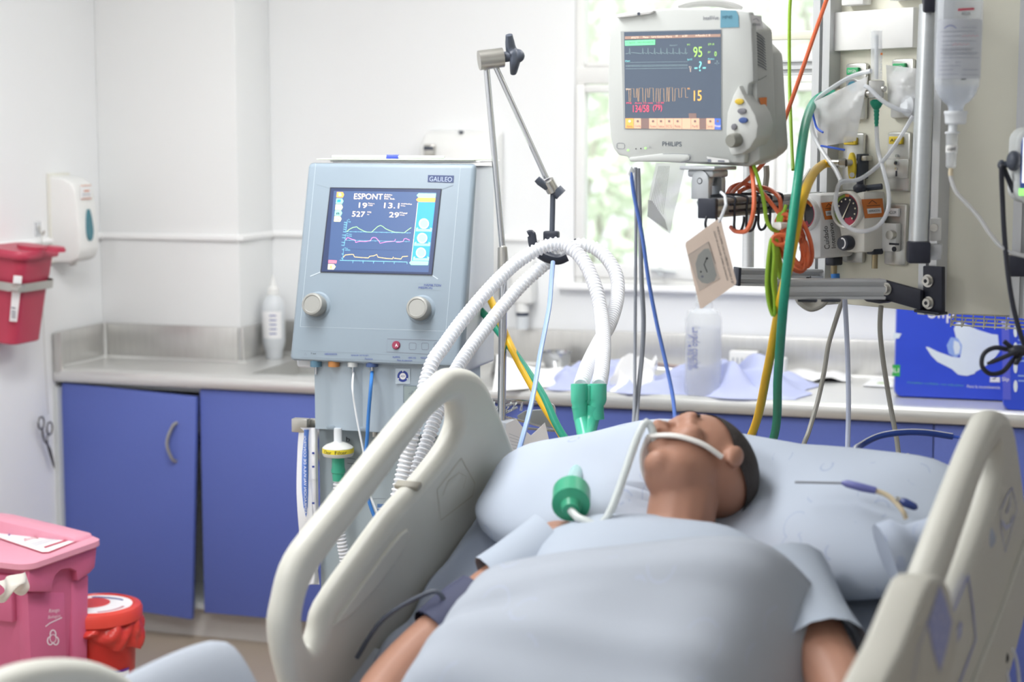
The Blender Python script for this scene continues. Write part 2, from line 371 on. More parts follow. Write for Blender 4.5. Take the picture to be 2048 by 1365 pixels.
# ================================================================ things on the left wall
# soap dispenser (front faces into the room, along +X)
SD=thing('soap_dispenser','white wall soap dispenser with a teal drop window','dispenser',yaw((X0+.0005,4.853,1.20),90))
prof=[(0,0),(-.075,.0),(-.10,.012),(-.112,.04),(-.112,.10),(-.100,.225),(-.088,.252),(-.06,.268),(0,.275)]
MB(M_white).prism(prof,'x',0,.115,.008,3).build('cover',SD)
MB(M_cream).box((.0575,-.006,.14),(.122,.012,.285),.003).build('back_plate',SD)
MB(mat('teal_window',(70,128,142),.2,var=.12,scale=40)).prism([(.0575+a*1.1,z) for a,z in ((0,.168),(.006,.155),(.012,.135),(.017,.11),(.018,.095),(.014,.078),(.006,.068),(-.006,.068),(-.014,.078),(-.018,.095),(-.017,.11),(-.012,.135),(-.006,.155))],'y',-.1165,-.105).build('level_window',SD)
s=MB(M_label).box((.055,-.104,.222),(.06,.004,.042),.0005,M=Matrix.Rotation(0,4,'X'))
s.m(M_orange).box((.055,-.1065,.243),(.06,.001,.002)).box((.055,-.1065,.201),(.06,.001,.002)).box((.058,-.1065,.226),(.03,.001,.004)); s.m(M_inkp).box((.055,-.1065,.215),(.045,.001,.003)); s.build('sticker',SD)
MB(M_white).cyl((.057,-.05,-.012),(.057,-.05,.004),.014).build('nozzle',SD)
# sharps bucket
SB=thing("sharps_container","red sharps bucket strapped to the left wall, lid cap open","sharps container",Matrix.Translation((-3.0,4.56,.985))@Matrix.Rotation(math.radians(7),4,"Y"))
def rr(hx,hy,z,r): return [(x,y,z) for x,y in rrect(-hx,-hy,hx,hy,r,5)]
b=MB(M_red); b.ring_loft([rr(.040,.075,0,.03),rr(.044,.08,.004,.032),rr(.053,.09,.19,.035),rr(.057,.092,.20,.035),rr(.061,.095,.262,.035)]); b.build('bucket',SB)
b=MB(M_red); b.ring_loft([rr(.072,.11,.262,.04),rr(.074,.112,.266,.04),rr(.074,.112,.278,.04),rr(.070,.108,.286,.04)]); b.cyl((.03,0,.286),(.03,0,.296),.042); b.build('lid',SB)
b=MB(M_red); b.cyl((.118,-.01,.292),(.118,-.01,.300),.03); b.cyl((.118,-.01,.300),(.118,-.01,.305),.026); b.tube([(.08,-.005,.29),(.095,-.008,.296),(.105,-.01,.295)],.004,6); b.build('cap',SB)
b=MB(M_nickel); ring=[(x*1.02,y*1.02) for x,y in rrect(-.064,-.101,.064,.101,.034,6)]
b.ring_loft([[(x,y,.165) for x,y in ring],[(x,y,.19) for x,y in ring]],caps=False); b.box((.06,-.104,.1775),(.03,.012,.022),.002); b.cyl((.05,-.118,.1775),(.075,-.118,.1775),.008); b.build('strap',SB)
b=MB(M_label); b.add([(.034,-.0935,.075),(.054,-.085,.075),(.066,-.098,.165),(.044,-.1075,.165)],[(0,1,2,3)]); b.add([(.046,-.109,.192),(.069,-.100,.192),(.071,-.102,.216),(.048,-.111,.216)],[(0,1,2,3)])
b.m(M_inkg)
for z in (.09,.098,.106,.118): b.box((.05-.001,-.097-(z-.09)*.15,z),(.014,.001,.003))
b.build('label',SB)
wb=MB(M_dark).box((X0+.004,4.56,1.13),(.008,.2,.2),.002).build('wall_bracket'); tag(wb,'dark metal plate fixing the red bucket to the wall','bracket')
# hook, chain, forceps
hk=thing('wall_hook','small clear adhesive hook on the wall above the red bucket','hook',yaw((X0,4.79,1.30),90))
MB(M_clear).box((0,-.003,.01),(.03,.005,.045),.002).build('base',hk); MB(M_nickel).tube(smooth_pts([(0,-.005,.02),(0,-.012,.0),(0,-.02,-.008),(0,-.026,.004)],5),.003,8).build('prong',hk)
ch=MB(M_nickel); 
for i in range(118):
    z=1.288-i*.0048; ch.ball((X0+.024,4.778-.008*math.sin(i*.03),z),.0021,n=6,k=4)
ch=ch.build('bead_chain'); tag(ch,'thin metal bead chain hanging down the left wall below the red bucket','chain')
fo=MB(mat('forceps_steel',(120,118,112),.3,.9,var=.06))
fz=.71
def fpt(dx,dz): return (X0+.022, 4.765+dx, fz+dz)
for s_,o_ in ((-1,0),(1,.004)):
    fo.tube([ (X0+.022+o_*.5, 4.765+s_*.022+.016*math.cos(a*PI/8), fz-.02-.012*s_+.02*math.sin(a*PI/8)) for a in range(16)],.0028,8,closed=True)
    fo.tube(smooth_pts([fpt(s_*.018,-.04-.012*s_),fpt(s_*.008,-.065),fpt(.02-s_*.004,-.10),fpt(.045,-.165)],4),[.003]*12+[.0015],8)
fo=fo.build('surgical_forceps'); tag(fo,'ring-handled steel forceps hanging on the chain by the cabinet','forceps')
# ================================================================ things on and above the counter
def P3(x,y,z): return on_z(x,y,z)
# squeeze bottle beside the ventilator
p=on_z(566,712,ZW); BO=thing('plastic_bottle','translucent white squeeze bottle on the counter, left of the ventilator','bottle',Matrix.Translation((p.x,5.30,ZW)))
M_milk=mat('milky_plastic',(238,242,246),.3,alpha=.75,var=.02)
MB(M_milk).lathe([(.0,0),(.026,0),(.028,.004),(.028,.022),(.036,.045),(.038,.06),(.038,.17),(.034,.195),(.018,.212),(.015,.22)]).build('body',BO)
MB(M_white).lathe([(.0,.214),(.019,.214),(.019,.235),(.012,.24),(.006,.262),(.004,.275),(0,.275)]).build('cap',BO)
s=MB(M_label); s.grid(lambda u,v:(.0386*math.cos(-2.4+u*2.0),.0386*math.sin(-2.4+u*2.0),.07+v*.09),12,1)
s.m(M_inkb)
for z in (.085,.1,.115,.13,.145): s.grid(lambda u,v:(.0389*math.cos(-1.5+u*.6),.0389*math.sin(-1.5+u*.6),z+v*.004),6,1)
s.build('label',BO)
# paper towel dispenser
PD=thing('paper_towel_dispenser','white paper towel dispenser on the back wall behind the ventilator','dispenser',Matrix.Translation((-1.853,YB,1.13)))
MB(M_white).prism([(-.001,0),(-.11,.0),(-.125,.03),(-.125,.36),(-.11,.43),(-.06,.475),(-.001,.49)],'x',-.127,.127,.014,3).build('cover',PD)
MB(M_nickel).box((-.085,-.118,.415),(.036,.02,.055),.004,M=Matrix.Rotation(math.radians(0),4,'X')).m(M_dark).box((-.085,-.122,.43),(.034,.018,.012),.002).build('sight_window',PD)
MB(M_dark).cyl((0,-.055,.478),(0,-.055,.486),.008).build('lock',PD)
MB(M_greyw).box((0,-.07,-.004),(.2,.1,.008),.002).build('paper_slot',PD)
p=on_y(1044,600,YB-.05); HS=thing('sanitiser_dispenser','small white sanitiser dispenser on the wall right of the support pole','dispenser',Matrix.Translation((p.x,YB,p.z)))
MB(M_white).box((0,-.035,.06),(.075,.068,.15),.012,3).build('body',HS); MB(M_white).cyl((0,-.045,-.04),(0,-.045,-.01),.022).build('pump',HS); MB(M_dark).cyl((0,-.045,-.052),(0,-.045,-.040),.021).build('nozzle',HS); MB(M_milk).cyl((0,-.045,-.095),(0,-.045,-.052),.02).build('reservoir',HS)
# steel bowl
p=on_z(1113,740,ZW); bw=MB(M_chrome); bw.lathe([(0,0),(.026,0),(.034,.004),(.044,.03),(.048,.055),(.051,.057),(.051,.059),(.047,.058),(.042,.03),(.032,.006),(0,.004)],Matrix.Translation(p)); bw=bw.build('steel_bowl'); tag(bw,'small polished steel bowl on the counter below the window','bowl')
# white paper drape
def heap(x0,x1,y0,y1,h,seed,nu=40,nv=24,fall=.25,amp=1.,rotz=0.,ce=None):
    rnd=random.Random(seed); ph=[(rnd.uniform(4,16),rnd.uniform(4,16),rnd.uniform(0,6),rnd.uniform(.3,1)) for _ in range(9)]
    def fn(u,v):
        e=min(u,1-u,v,1-v); k=min(1,e/fall); k=k*k*(3-2*k)
        n=sum(a*abs(math.sin(fx*u+fy*v*.8+q)) for fx,fy,q,a in ph)/sum(a for *_,a in ph)
        wob=.02*math.sin(9*u+seed)+.014*math.sin(14*v+seed*2)
        return (x0+(x1-x0)*u+wob*(1 if .05<v<.95 else .6), y0+(y1-y0)*v+wob*.8, ZW+.003+h*k*(n*amp*1.5-.25 if n*amp*1.5>.3 else .05)*1.0)
    return fn
M_paper=mat('white_paper',(250,250,250),.6,var=.01)
pa=thing('paper_wrap','white folded sterile paper wrap on the counter left of the green connectors','paper',Matrix.Translation((0,0,0)))
b=MB(M_paper); b.grid(lambda u,v:(lambda q:(q[0],q[1],max(q[2],ZW+.002)))((lambda a:(a.x,a.y+.0*v,ZW+.004+.085*math.sin(PI*min(v*1.1,1))*(1-.5*u)*(.8+.2*math.sin(5*u+3*v))))(P3(985+u*150+8*math.sin(4*v),786-38*v-u*12*(1-v),ZW))),24,16); b.build('sheet',pa)
# blue crumpled drape
M_drape=mat('pale_blue_drape',(204,211,247),.7,var=.06,scale=20,translucent=.2)
dr=thing('surgical_drape','crumpled pale blue surgical drape heaped across the counter','drape',Matrix.Translation((0,0,0)))
b=MB(M_drape); b.grid(heap(-1.43,-1.13,4.875,5.22,.075,3,60,40),60,40); b.build('left_fold',dr)
b=MB(M_drape); b.grid(heap(-1.16,-.70,4.87,5.26,.08,5,80,40),80,40); b.build('right_fold',dr)
gz=MB(M_paper); gz.grid(heap(-1.235,-1.10,4.90,5.02,.11,9,24,16,.4),24,16); gz=gz.build('gauze_pad'); tag(gz,'small crumpled white gauze on the blue drape','gauze')
fh=MB(mat('brown_handle',(170,150,140),.5)); a=P3(1300,727,.905); c_=P3(1362,735,.905); fh.tube([a,a.lerp(c_,.2),c_],[.002,.006,.006],10); fh=fh.build('scalpel_handle'); tag(fh,'brown grey slim instrument handle on the blue drape','instrument')
# clear bottle
p=on_z(1397,796,ZW); CB=thing('rinse_bottle','clear bottle of rinse liquid with blue handwriting on the counter','bottle',Matrix.Translation((p.x,p.y+.06,ZW)))
fr_cb=yaw((p.x,p.y+.06,ZW),17.4)
r=.0525; MB(M_clear).lathe([(0,0),(r*.9,0),(r,.008),(r,.215),(r*.86,.24),(r*.5,.252),(r*.42,.275)]).build('body',CB)
MB(mat('rinse_water',(236,240,252),.1,alpha=.35,var=.01)).lathe([(0,.003),(r*.88,.003),(r*.96,.01),(r*.96,.196),(0,.196)]).build('liquid',CB)
MB(M_milk).lathe([(r*.46,.268),(r*.46,.286),(0,.286)]).build('cap',CB)
s=MB(M_inkb)
def wrap(st,x0,y0,x1,y1):
    v,f=text_mesh(st); ax=min(q.x for q in v); bx=max(q.x for q in v); ay=min(q.y for q in v); by=max(q.y for q in v); o=[]
    for q in v:
        u=(q.x-ax)/(bx-ax); w_=(q.y-ay)/(by-ay); X=x0+(x1-x0)*w_; Y=y0+(y1-y0)*u
        l=fp(fr_cb,X,Y,0); t=max(-1,min(1,l.x/r)); an=math.asin(t); o.append(fr_cb.to_3x3()@Vector((r*1.006*math.sin(an),-r*1.006*math.cos(an),l.z)))
    s.add(o,f)
wrap('Lavado couche',1382,652,1396,733); wrap('F: 14/02/2020',1374,668,1381,737); s.build('handwriting',CB)
# white cartons and papers
def carton(x,y,w,h,dp,z,label):
    q=on_z(x,y,ZW); c=MB(M_white).box((q.x,min(q.y,YB-.03-dp/2),ZW+h/2+z),(w,dp,h),.002); c.m(M_inkp)
    for i in range(5): c.box((q.x-w*.35+i*w*.16,min(q.y,YB-.03-dp/2)-dp/2-.0006,ZW+h*.6+z),(w*.05,.001,h*.3))
    return tag(c.build('small_carton'),label,'box')
carton(1508,735,.085,.075,.05,0,'small white carton against the upstand behind the blue drape'); carton(1552,762,.06,.07,.05,0,'small white carton on the counter behind the green hose')
b=MB(M_paper); b.grid(lambda u,v:(lambda a:(a.x,a.y,ZW+.004+.012*abs(math.sin(7*u+4*v))*min(1,4*u,4*(1-u))+.01*v))(P3(1562+u*140,766-22*v,ZW)),30,8); b=b.build('paper_sheet'); tag(b,'crumpled white paper strip along the back of the counter','paper')
b=MB(M_paper); q=[P3(1726,772,ZW+.003),P3(1786,776,ZW+.003),P3(1786,758,ZW+.003),P3(1745,757,ZW+.003)]; b.add([*q,*[v+Vector((0,0,.002)) for v in q]],[(0,1,2,3),(4,5,6,7),(0,1,5,4),(1,2,6,5),(2,3,7,6),(3,0,4,7)])
b.m(mat('pale_green_print',(196,214,170),.6)); g=[P3(1752,768,ZW+.0056),P3(1782,769,ZW+.0056),P3(1776,765,ZW+.0056),P3(1758,764.5,ZW+.0056)]; b.add(g,[(0,1,2,3)]); b=b.build('paper_card'); tag(b,'white card with green print lying beside the blue nappy pack','card')
# adult nappy packs
M_pack=mat('glossy_blue_wrap',(58,84,214),.3,var=.05,scale=14,bump=.15,bscale=18); M_pack2=mat('violet_blue_wrap',(96,104,218),.3,var=.08,scale=14,bump=.15,bscale=18)
M_nappy=mat('printed_nappy',(226,236,248),.4,var=.03); M_nap2=mat('printed_pale_blue',(150,178,238),.4,var=.05); M_green=mat('green_print',(64,176,90),.4); M_gtx=mat('green_text',(96,178,176),.5)
def pack(fr,W,Hh,D,label):
    T=thing('nappy_pack',label,'package',fr,'blue nappy packs on the counter')
    b=MB(M_pack,fr)
    def sec(y,k): return [(x*k+W/2*(1-k)+0,y,z) for x,z in [(q[0],q[1]) for q in rrect(0,.004,W,Hh,.025,5)]]
    b.ring_loft([[(W/2+(x-W/2)*k,y,Hh/2+(z-Hh/2)*k) for x,z in rrect(0,.0,W,Hh,.022,5)] for y,k in ((0.0,.97),(.012,.995),(.03,1),(D-.02,1),(D,.94))])
    return T,b
o=on_z(1786,795,ZW); fr=yaw((o.x,o.y,ZW),1.0); T,b=pack(fr,.325,.285,.16,'blue nappy pack with a white printed nappy, left of the two packs')
P6=lambda x,y:(1760+x*.2051,560+y*.2051)
b.poly([P6(*q) for q in ((720,480),(740,430),(770,408),(830,430),(960,490),(1090,530),(1150,535),(1165,700),(1100,790),(1000,860),(930,900),(850,935),(760,925),(700,870),(560,800),(500,740),(445,655),(470,655),(560,700),(700,750),(780,760),(800,640),(740,560))],M_nappy,-.0008)
b.poly([P6(*q) for q in ((690,560),(760,570),(800,640),(790,720),(740,760),(670,720),(650,640))],M_nap2,-.001)
b.poly([P6(*q) for q in ((720,590),(770,610),(785,660),(770,720),(730,730),(715,660))],M_nappy,-.0012)
b.poly([P6(*q) for q in ((880,880),(930,895),(925,915),(850,938),(780,930),(850,915))],M_nappy,-.0014)
b.poly([P6(*q) for q in ((130,515),(210,525),(185,570),(130,575))],M_nappy,-.0008); b.poly([P6(*q) for q in ((122,828),(196,830),(194,942),(118,940))],M_green,-.0008)
b.gly('ILI',*P6(120,862),*P6(184,905),M_label,-.0012)
b.gly('Slip',*P6(470,225),*P6(728,422),M_label,-.0012)
b.gly4('Completo confiable, una vida plena.',(P6(262,1014),P6(820,1046),P6(820,1022),P6(262,990)),M_gtx,-.0012); b.gly4('Para la incontinencia',(P6(850,1052),P6(1170,1066),P6(1170,1036),P6(850,1026)),M_label,-.0012)
b.poly([P6(*q) for q in ((1075,945),(1170,950),(1170,1000),(1070,998))],M_label,-.0012); b.line([P6(1098,960),P6(1112,972),P6(1135,940)],2,M_ink,-.0016)
b.m(M_pack2); b.build('wrapper',T)
o=on_z(2003,822,ZW); fr=yaw((o.x,o.y,ZW),-3); T,b=pack(fr,.30,.265,.12,'blue nappy pack at the right edge, in front of the other pack')
b.poly([(2003,655),(2018,650),(2022,800),(2006,800)],M_pack2,-.0008)
for y in (663,697,735,773): b.disc(2031,y,4,12,M_nappy,-.001)
for y in (680,690,712,722,752,762): b.line([(2036,y),(2052,y+.5)],3,M_nap2,-.001)
b.gly('Slip',2003,643,2020,660,M_label,-.0012); b.gly('Slip',2004,755,2018,765,M_label,-.0012); b.build('wrapper',T)
# ================================================================ bins by the left wall
M_pink=mat('pink_bin_plastic',(206,104,140),.42,var=.03,bump=.05,bscale=300); M_pinkl=mat('pale_pink_lid_plastic',(230,158,178),.42,var=.03)
ZL=.55; R_=on_z(207,1075,.55); Fc=on_z(52,1129,.55); R_.z=0; fb=yaw(R_,math.degrees(math.atan2(R_.y-Fc.y,R_.x-Fc.x))); LX,LY=.31,.42   # local: x from -LX..0 along the seen face, y into the bin
PB=thing('waste_bin','large pink biohazard waste bin with paler lid, front left','bin',Matrix.Translation((0,0,0))@fb)
b=MB(M_pink,fb)
def rl(ix,iy,z,r=.03): return [(x,y,z) for x,y in rrect(-LX+ix,iy,-ix,LY-iy,r,5)]
b.ring_loft([rl(.055,.055,0),rl(.052,.052,.01),rl(.026,.026,.405),rl(.026,.026,.535)])
inv=fb.inverted()
def face(x,y,off): q=fp(fb,x,y,off); return (q.x,q.z)
sk=[face(56,1184,.014),face(100,1184,.014),face(101,1168,.014),face(107,1150,.014),face(120,1139,.014),face(138,1137,.014),face(150,1143,.014),face(152,1162,.014),face(176,1146,.014),face(186,1135,.014),face(190,1092,.014),face(54,1138,.014)]
b.prism(sk,'y',.008,.032,.002)
b.box((-LX+.018,LY/2,.45),(.02,LY-.12,.12),.004); b.box((-.018,LY/2,.45),(.02,LY-.12,.12),.004)
b.prism([face(58,1186,.02),face(132,1186,.02),face(132,1400,.03),face(62,1400,.03)],'y',.024,.06,.004); b.prism([face(146,1165,.02),face(180,1150,.02),face(170,1400,.03),face(143,1400,.03)],'y',.024,.06,.004)
M_print=mat('white_screenprint',(246,226,234),.5)
b.gly4('Riesgo',((97,1229),(119,1226),(119,1217),(99,1219)),M_print,.0232); b.gly4('Biologico',((96,1241),(121,1237),(121,1229),(97,1232)),M_print,.0232); b.line([(91,1254),(100,1247),(124,1236)],2.2,M_print,.0232)
cx_,cy_=106,1278
for k in range(3):
    a=math.radians(-90+120*k); ox,oy=cx_+8*math.cos(a)*.8,cy_+9*math.sin(a)
    b.line([(ox+7*math.cos(a+math.radians(t))*.8,oy+8*math.sin(a+math.radians(t))) for t in range(-125,126,25)],2.6,M_print,.0232)
b.line([(cx_+7.5*math.cos(t*PI/8)*.8,cy_+8*math.sin(t*PI/8)) for t in range(16)],1.5,M_print,.0230,closed=True)
b.build('body',PB)
b=MB(M_pinkl); b.ring_loft([rl(.002,.002,.528,.035),rl(-.004,-.004,.532,.04),rl(-.004,-.004,.546,.04),rl(.004,.004,.552,.04)])
b.prism([(.022,.548),(.030,.562),(.12,.573),(.28,.590),(.39,.592),(.405,.548)],'x',-.085,-.012,.004)
b.prism([(.17,.548),(.185,.562),(.39,.568),(.405,.548)],'x',-LX+.012,-LX+.06,.004)
def lidz(x,y,z): return on_z(x,y,z)
fl=frame((R_.x,R_.y,.5532),fb.to_3x3()@Vector((1,0,0)),fb.to_3x3()@Vector((0,1,0)))
L2=fb.inverted()@fl
b.build('lid',PB)
lb=MB(M_label,fl); px6=lambda x,y:(x*.2819,980+y*.2819)
lb.poly([px6(*q) for q in ((-60,240),(0,238),(575,335),(592,350),(350,450),(300,452),(-60,330))],M_red,-.0003); lb.poly([px6(*q) for q in ((-60,246),(0,244),(560,338),(574,350),(345,441),(300,443),(-60,322))],M_label,-.0008)
lb.gly4('Biologicos',(px6(175,372),px6(340,330),px6(325,308),px6(170,348)),M_red,-.0012); lb.poly([px6(*q) for q in ((310,405),(480,350),(495,358),(320,415))],M_red,-.0012)
lb.line([px6(60,325),px6(90,295),px6(150,278),px6(215,290)],3,M_inkb,-.0012)
for i in range(3): lb.line([px6(215+i*15,385+i*7),px6(390+i*15,338+i*7)],.8,M_inkp,-.0012)
lb.build('lid_label',PB,L2)
# white bag corner sticking out of the pink bin
bg_=MB(mat('white_bin_liner',(236,232,222),.4,var=.04,bump=.3,bscale=30,translucent=.2)); rnd=random.Random(4)
def bagf(u,v):
    q=fb@Vector((-LX-.135+u*.105,-.012-.02*math.sin(v*3.1)-.008*math.sin(u*9+v*5),.538-.045*v-.012*math.sin(u*9)*v)); return q
bg_.grid(bagf,20,14); bg_=bg_.build('bin_liner'); tag(bg_,'white plastic liner corner sticking out from under the pink lid','bag')
# red bucket
p=on_z(192,1207,.35); RB=thing('waste_bucket','round red waste bucket with lid, beside the pink bin','bucket',Matrix.Translation((p.x,p.y,0)))
M_rb=mat('bright_red_plastic',(206,50,44),.35,var=.04); M_rl=mat('orange_red_lid',(222,74,62),.35,var=.03)
b=MB(M_rb); b.lathe([(0,0),(.088,0),(.091,.004),(.106,.31),(.108,.32),(.102,.32)]); b.build('bucket',RB)
b=MB(M_rl); b.lathe([(.112,.306),(.122,.312),(.123,.335),(.118,.345),(.104,.350),(.100,.344),(0,.344)],n=48); b.build('lid',RB)
l=MB(M_label); l.lathe([(.096,.3450),(.096,.3462),(.0,.3462)],n=40); l.m(M_rl); l.lathe([(.05,.346),(.05,.3470),(0,.3470)],Matrix.Translation((-.02,.01,0)))
l.m(M_inkb); l.tube([(.05*math.cos(t),.055+.012*math.sin(t),.3472) for t in (.3,.9,1.6,2.2,2.8)],.002,4)
l.m(M_red)
for a in range(12):
    an=-.95+a*.09; l.box((.08*math.cos(an),.08*math.sin(an),.3466),(.008,.004,.0006),M=Matrix.Rotation(0,4,'Z'))
l.build('lid_label',RB)
b=MB(mat('red_film_liner',(214,66,58),.25,var=.08,bump=.5,bscale=30,alpha=.9))
b.grid(lambda u,v:((.112+.006*math.sin(u*57)+.005*math.sin(u*91+v*6)+.012*math.sin(PI*v))*math.cos(2*PI*u),(.112+.006*math.sin(u*57)+.005*math.sin(u*91+v*6)+.012*math.sin(PI*v))*math.sin(2*PI*u),.312-.075*v*(.75+.3*math.sin(u*13+1)+.1*math.sin(u*37))),120,8,closed_u=True); b.build('liner',RB)
l=MB(M_purple); rr_=lambda z:.0915+.0152*z/.31
def lab(a0,a1,z0,z1,d): l.grid(lambda u,v:((rr_(z0+(z1-z0)*v)+d)*math.cos(a0+(a1-a0)*u),(rr_(z0+(z1-z0)*v)+d)*math.sin(a0+(a1-a0)*u),z0+(z1-z0)*v),10,1)
lab(-1.15,-.1,.06,.185,.001); l.m(M_label); lab(-1.08,-.1,.10,.178,.0016); lab(-1.08,-.1,.065,.094,.0016); l.m(M_inkp); lab(-.7,-.3,.12,.123,.002); lab(-.7,-.3,.13,.133,.002); lab(-.5,-.25,.145,.165,.002); lab(-.7,-.4,.075,.08,.002); l.build('label',RB)
# ================================================================ ventilator
M_vent=mat('ventilator_blue_grey',(142,156,168),.42,var=.015,scale=20); M_vent2=mat('ventilator_lit_side',(222,228,236),.42,var=.015); M_col=mat('ventilator_column_grey',(166,178,184),.45,var=.02)  # paler copy of the front grey; window light painted into the side
M_knob=mat('satin_grey_knob',(158,158,154),.4,.2,var=.03)
YV=3.67; o=on_y(578,722,YV); o2=on_y(917,735,YV); VW=o2.x-o.x; TL=15.0
V=Matrix.Translation(o); VT=V@Matrix.Rotation(math.radians(-TL),4,'X')
VN=thing('ventilator','grey blue intensive care ventilator with lit screen and two knobs','ventilator',Matrix.Translation((o.x,YV,0)))
VB=VN.matrix_world.copy(); vrel=lambda fr:VB.inverted()@fr
top=fp(VT,780,328); hz=top.z; dy=hz*math.sin(math.radians(TL)); tz=hz*math.cos(math.radians(TL))
b=MB(M_vent); b.prism([(0.0,0),(dy,tz),(dy+.018,tz+.002),(dy+.018,tz-.02),(.05,-.0)],'x',0,VW,.010,3)
b.build('front_panel',VN,vrel(V))
b=MB(M_vent2); b.prism([(.03,.012),(dy+.005,tz-.006),(dy+.155,tz-.006),(dy+.155,-.02),(.03,-.02)],'x',.004,VW-.004,.008,3); b.build('rear_housing',VN,vrel(V))
# printed front details; light seam lines paint the highlights on recess edges
fpan=MB(M_greyw,VT); gl=mat('ventilator_seam_highlight',(196,208,216),.5); gd=mat('ventilator_seam_dark',(146,160,172),.5)
Pc=lambda x,y:(560+x*.3663,280+y*.3663)
fpan.line([Pc(195,130),Pc(110,1020),Pc(905,1045),Pc(985,150)],.8,gl,-.0004); fpan.line([Pc(200,240),Pc(270,262),Pc(885,268),Pc(945,245)],2.2,gd,-.0005); fpan.line([Pc(165,745),Pc(222,722),Pc(832,740),Pc(862,760)],2.0,gl,-.0005)
fpan.poly([Pc(808,192),Pc(950,195),Pc(947,234),Pc(806,230)],mat('navy_badge',(62,76,116),.4),-.0008); fpan.gly4('GALILEO',(Pc(815,226),Pc(938,229),Pc(940,203),Pc(817,200)),mat('badge_lettering',(178,192,214),.4),-.0014)
fpan.line([Pc(748,780),Pc(888,786),Pc(882,822),Pc(744,815),Pc(748,780)],.5,gd,-.0008); fpan.gly4('HAMILTON',(Pc(786,798),Pc(878,801),Pc(880,790),Pc(788,787)),M_inkb,-.0012); fpan.gly4('MEDICAL',(Pc(756,812),Pc(834,814),Pc(836,803),Pc(758,801)),M_inkb,-.0012)
fpan.line([Pc(586,1086),Pc(860,1096),Pc(850,1172),Pc(582,1158)],.8,M_inkg,-.0008,closed=True)
for x in (724,792,860): fpan.line([Pc(x+a*19,1127+c*19) for a,c in ((-1,-.7),(-.7,-1),(.7,-.95),(1,-.65),(.95,.75),(.65,1),(-.75,.95),(-1,.7))],.7,M_inkg,-.0008,closed=True)
fpan.line([Pc(110,1150),Pc(820,1180),Pc(815,1212),Pc(106,1184)],.5,gd,-.0008,closed=True)
for st,x0,x1,y in (('Y out',168,196,1166),('NEBULIZADOR',244,312,1170),('SENSOR DE FLUJO',388,482,1178),('Paciente',464,506,1196),('ALARMA',614,656,1186),('100% O2',700,742,1190),('Para la atencion',640,722,1204),('MANUAL',768,806,1191)):
    fpan.gly4(st,(Pc(x0,y+5),Pc(x1,y+6),Pc(x1,y-4),Pc(x0,y-5)),M_inkb if st!='Y out' else M_ink,-.0012)
fpan.line([Pc(132,1176),Pc(145,1176),Pc(138,1164)],.5,M_inkg,-.001,closed=True)
fpan.build('printed_markings',VN,vrel(VT))
b=MB(mat('maroon_button',(140,44,74),.35),VT); c=fp(VT,*Pc(635,1122)); b.lathe([(.0,.0045),(.0085,.0045),(.0098,.002),(.0098,0)],Matrix.Translation((c.x,0,c.z))@Matrix.Rotation(PI/2,4,'X')); b.gly4('A',(Pc(628,1130),Pc(643,1131),Pc(643,1114),Pc(628,1113)),M_label,-.0052); b.build('alarm_button',VN,vrel(VT))
def vknob(x,y):
    c=fp(VT,*Pc(x,y)); Mx=Matrix.Translation((c.x,0,c.z))@Matrix.Rotation(PI/2,4,'X')
    k=MB(M_vent); k.lathe([(0,.004),(.030,.004),(.034,0)],Mx); k.m(M_knob); k.lathe([(.0255,.002),(.0265,.012),(.0262,.028),(.0245,.031),(.0205,.032),(.019,.0305),(0,.0305)],Mx,40)
    k.build('knob',VN,vrel(VT))
vknob(203,908); vknob(772,928)
# screen
S=lambda x,y:(640+x*.14656,360+y*.14656)
sm=MB(M_black,VT); q=[fp(VT,*S(*p),-.0012) for p in ((138,102),(1660,122),(1532,1305),(4,1262))]
sm.prism([(p.x,p.z) for p in q],'y',-.0016,.004)
bz=scr('navy',(40,52,84),.85); sc1=scr('slate',(62,82,120),.9); sc2=scr('slate_edge',(52,64,100),.9)
sm.poly([S(*p) for p in ((150,115),(1645,135),(1520,1290),(20,1250))],bz,-.0022); sm.poly([S(*p) for p in ((190,150),(1590,170),(1480,1262),(100,1230))],sc1,-.0026)
cw=scr('cream',(250,232,204)); cg=scr('lime',(170,228,150)); cp=scr('magenta',(226,140,214)); co=scr('amber',(246,210,140)); cc=scr('cyan',(134,206,222)); ctl=scr('mint',(142,212,186)); cor=scr('orange',(250,166,84)); cbl=scr('azure',(48,142,210)); cbk=scr('deep',(40,60,90)); cpk=scr('pink',(238,118,138)); cye=scr('khaki',(222,216,160))
sh=lambda x,y:x-(y-200)*.105
def T1(st,x0,x1,y0,y1,m=cw): sm.gly4(st,(S(x0-.105*(y1-y0),y1),S(x1-.105*(y1-y0),y1+6),S(x1,y0+6),S(x0,y0)),m,-.0034)
T1('ESPONT',470,860,186,262); T1('19',535,645,310,380); T1('13.1',880,1085,312,384); T1('527',442,615,428,500); T1('29',948,1080,440,510)
for st,x0,x1,y0,y1 in (('Adulto',880,985,190,208),('Barbar',880,965,216,234),('Ext. Sub.',880,1025,244,264),('Fpico',660,745,312,330),('cmH2O',660,720,336,352),('VolMinEsp',1105,1255,318,338),('l/min',1105,1165,344,358),('VTE',645,700,430,448),('ml',645,670,462,476),('FTotal',1090,1190,440,460),('c/min',1090,1155,470,484)): T1(st,x0,x1,y0,y1)
L_=lambda pts,w,m,o=-.0032: sm.line([S(*p) for p in pts],w,m,o)
L_([(365,708),(400,675),(450,650),(500,640),(530,665),(600,700),(640,712),(705,714),(740,680),(790,635),(825,622),(850,632),(900,670),(960,695),(1020,715),(1150,722),(1190,690),(1245,652)],1.0,cg)
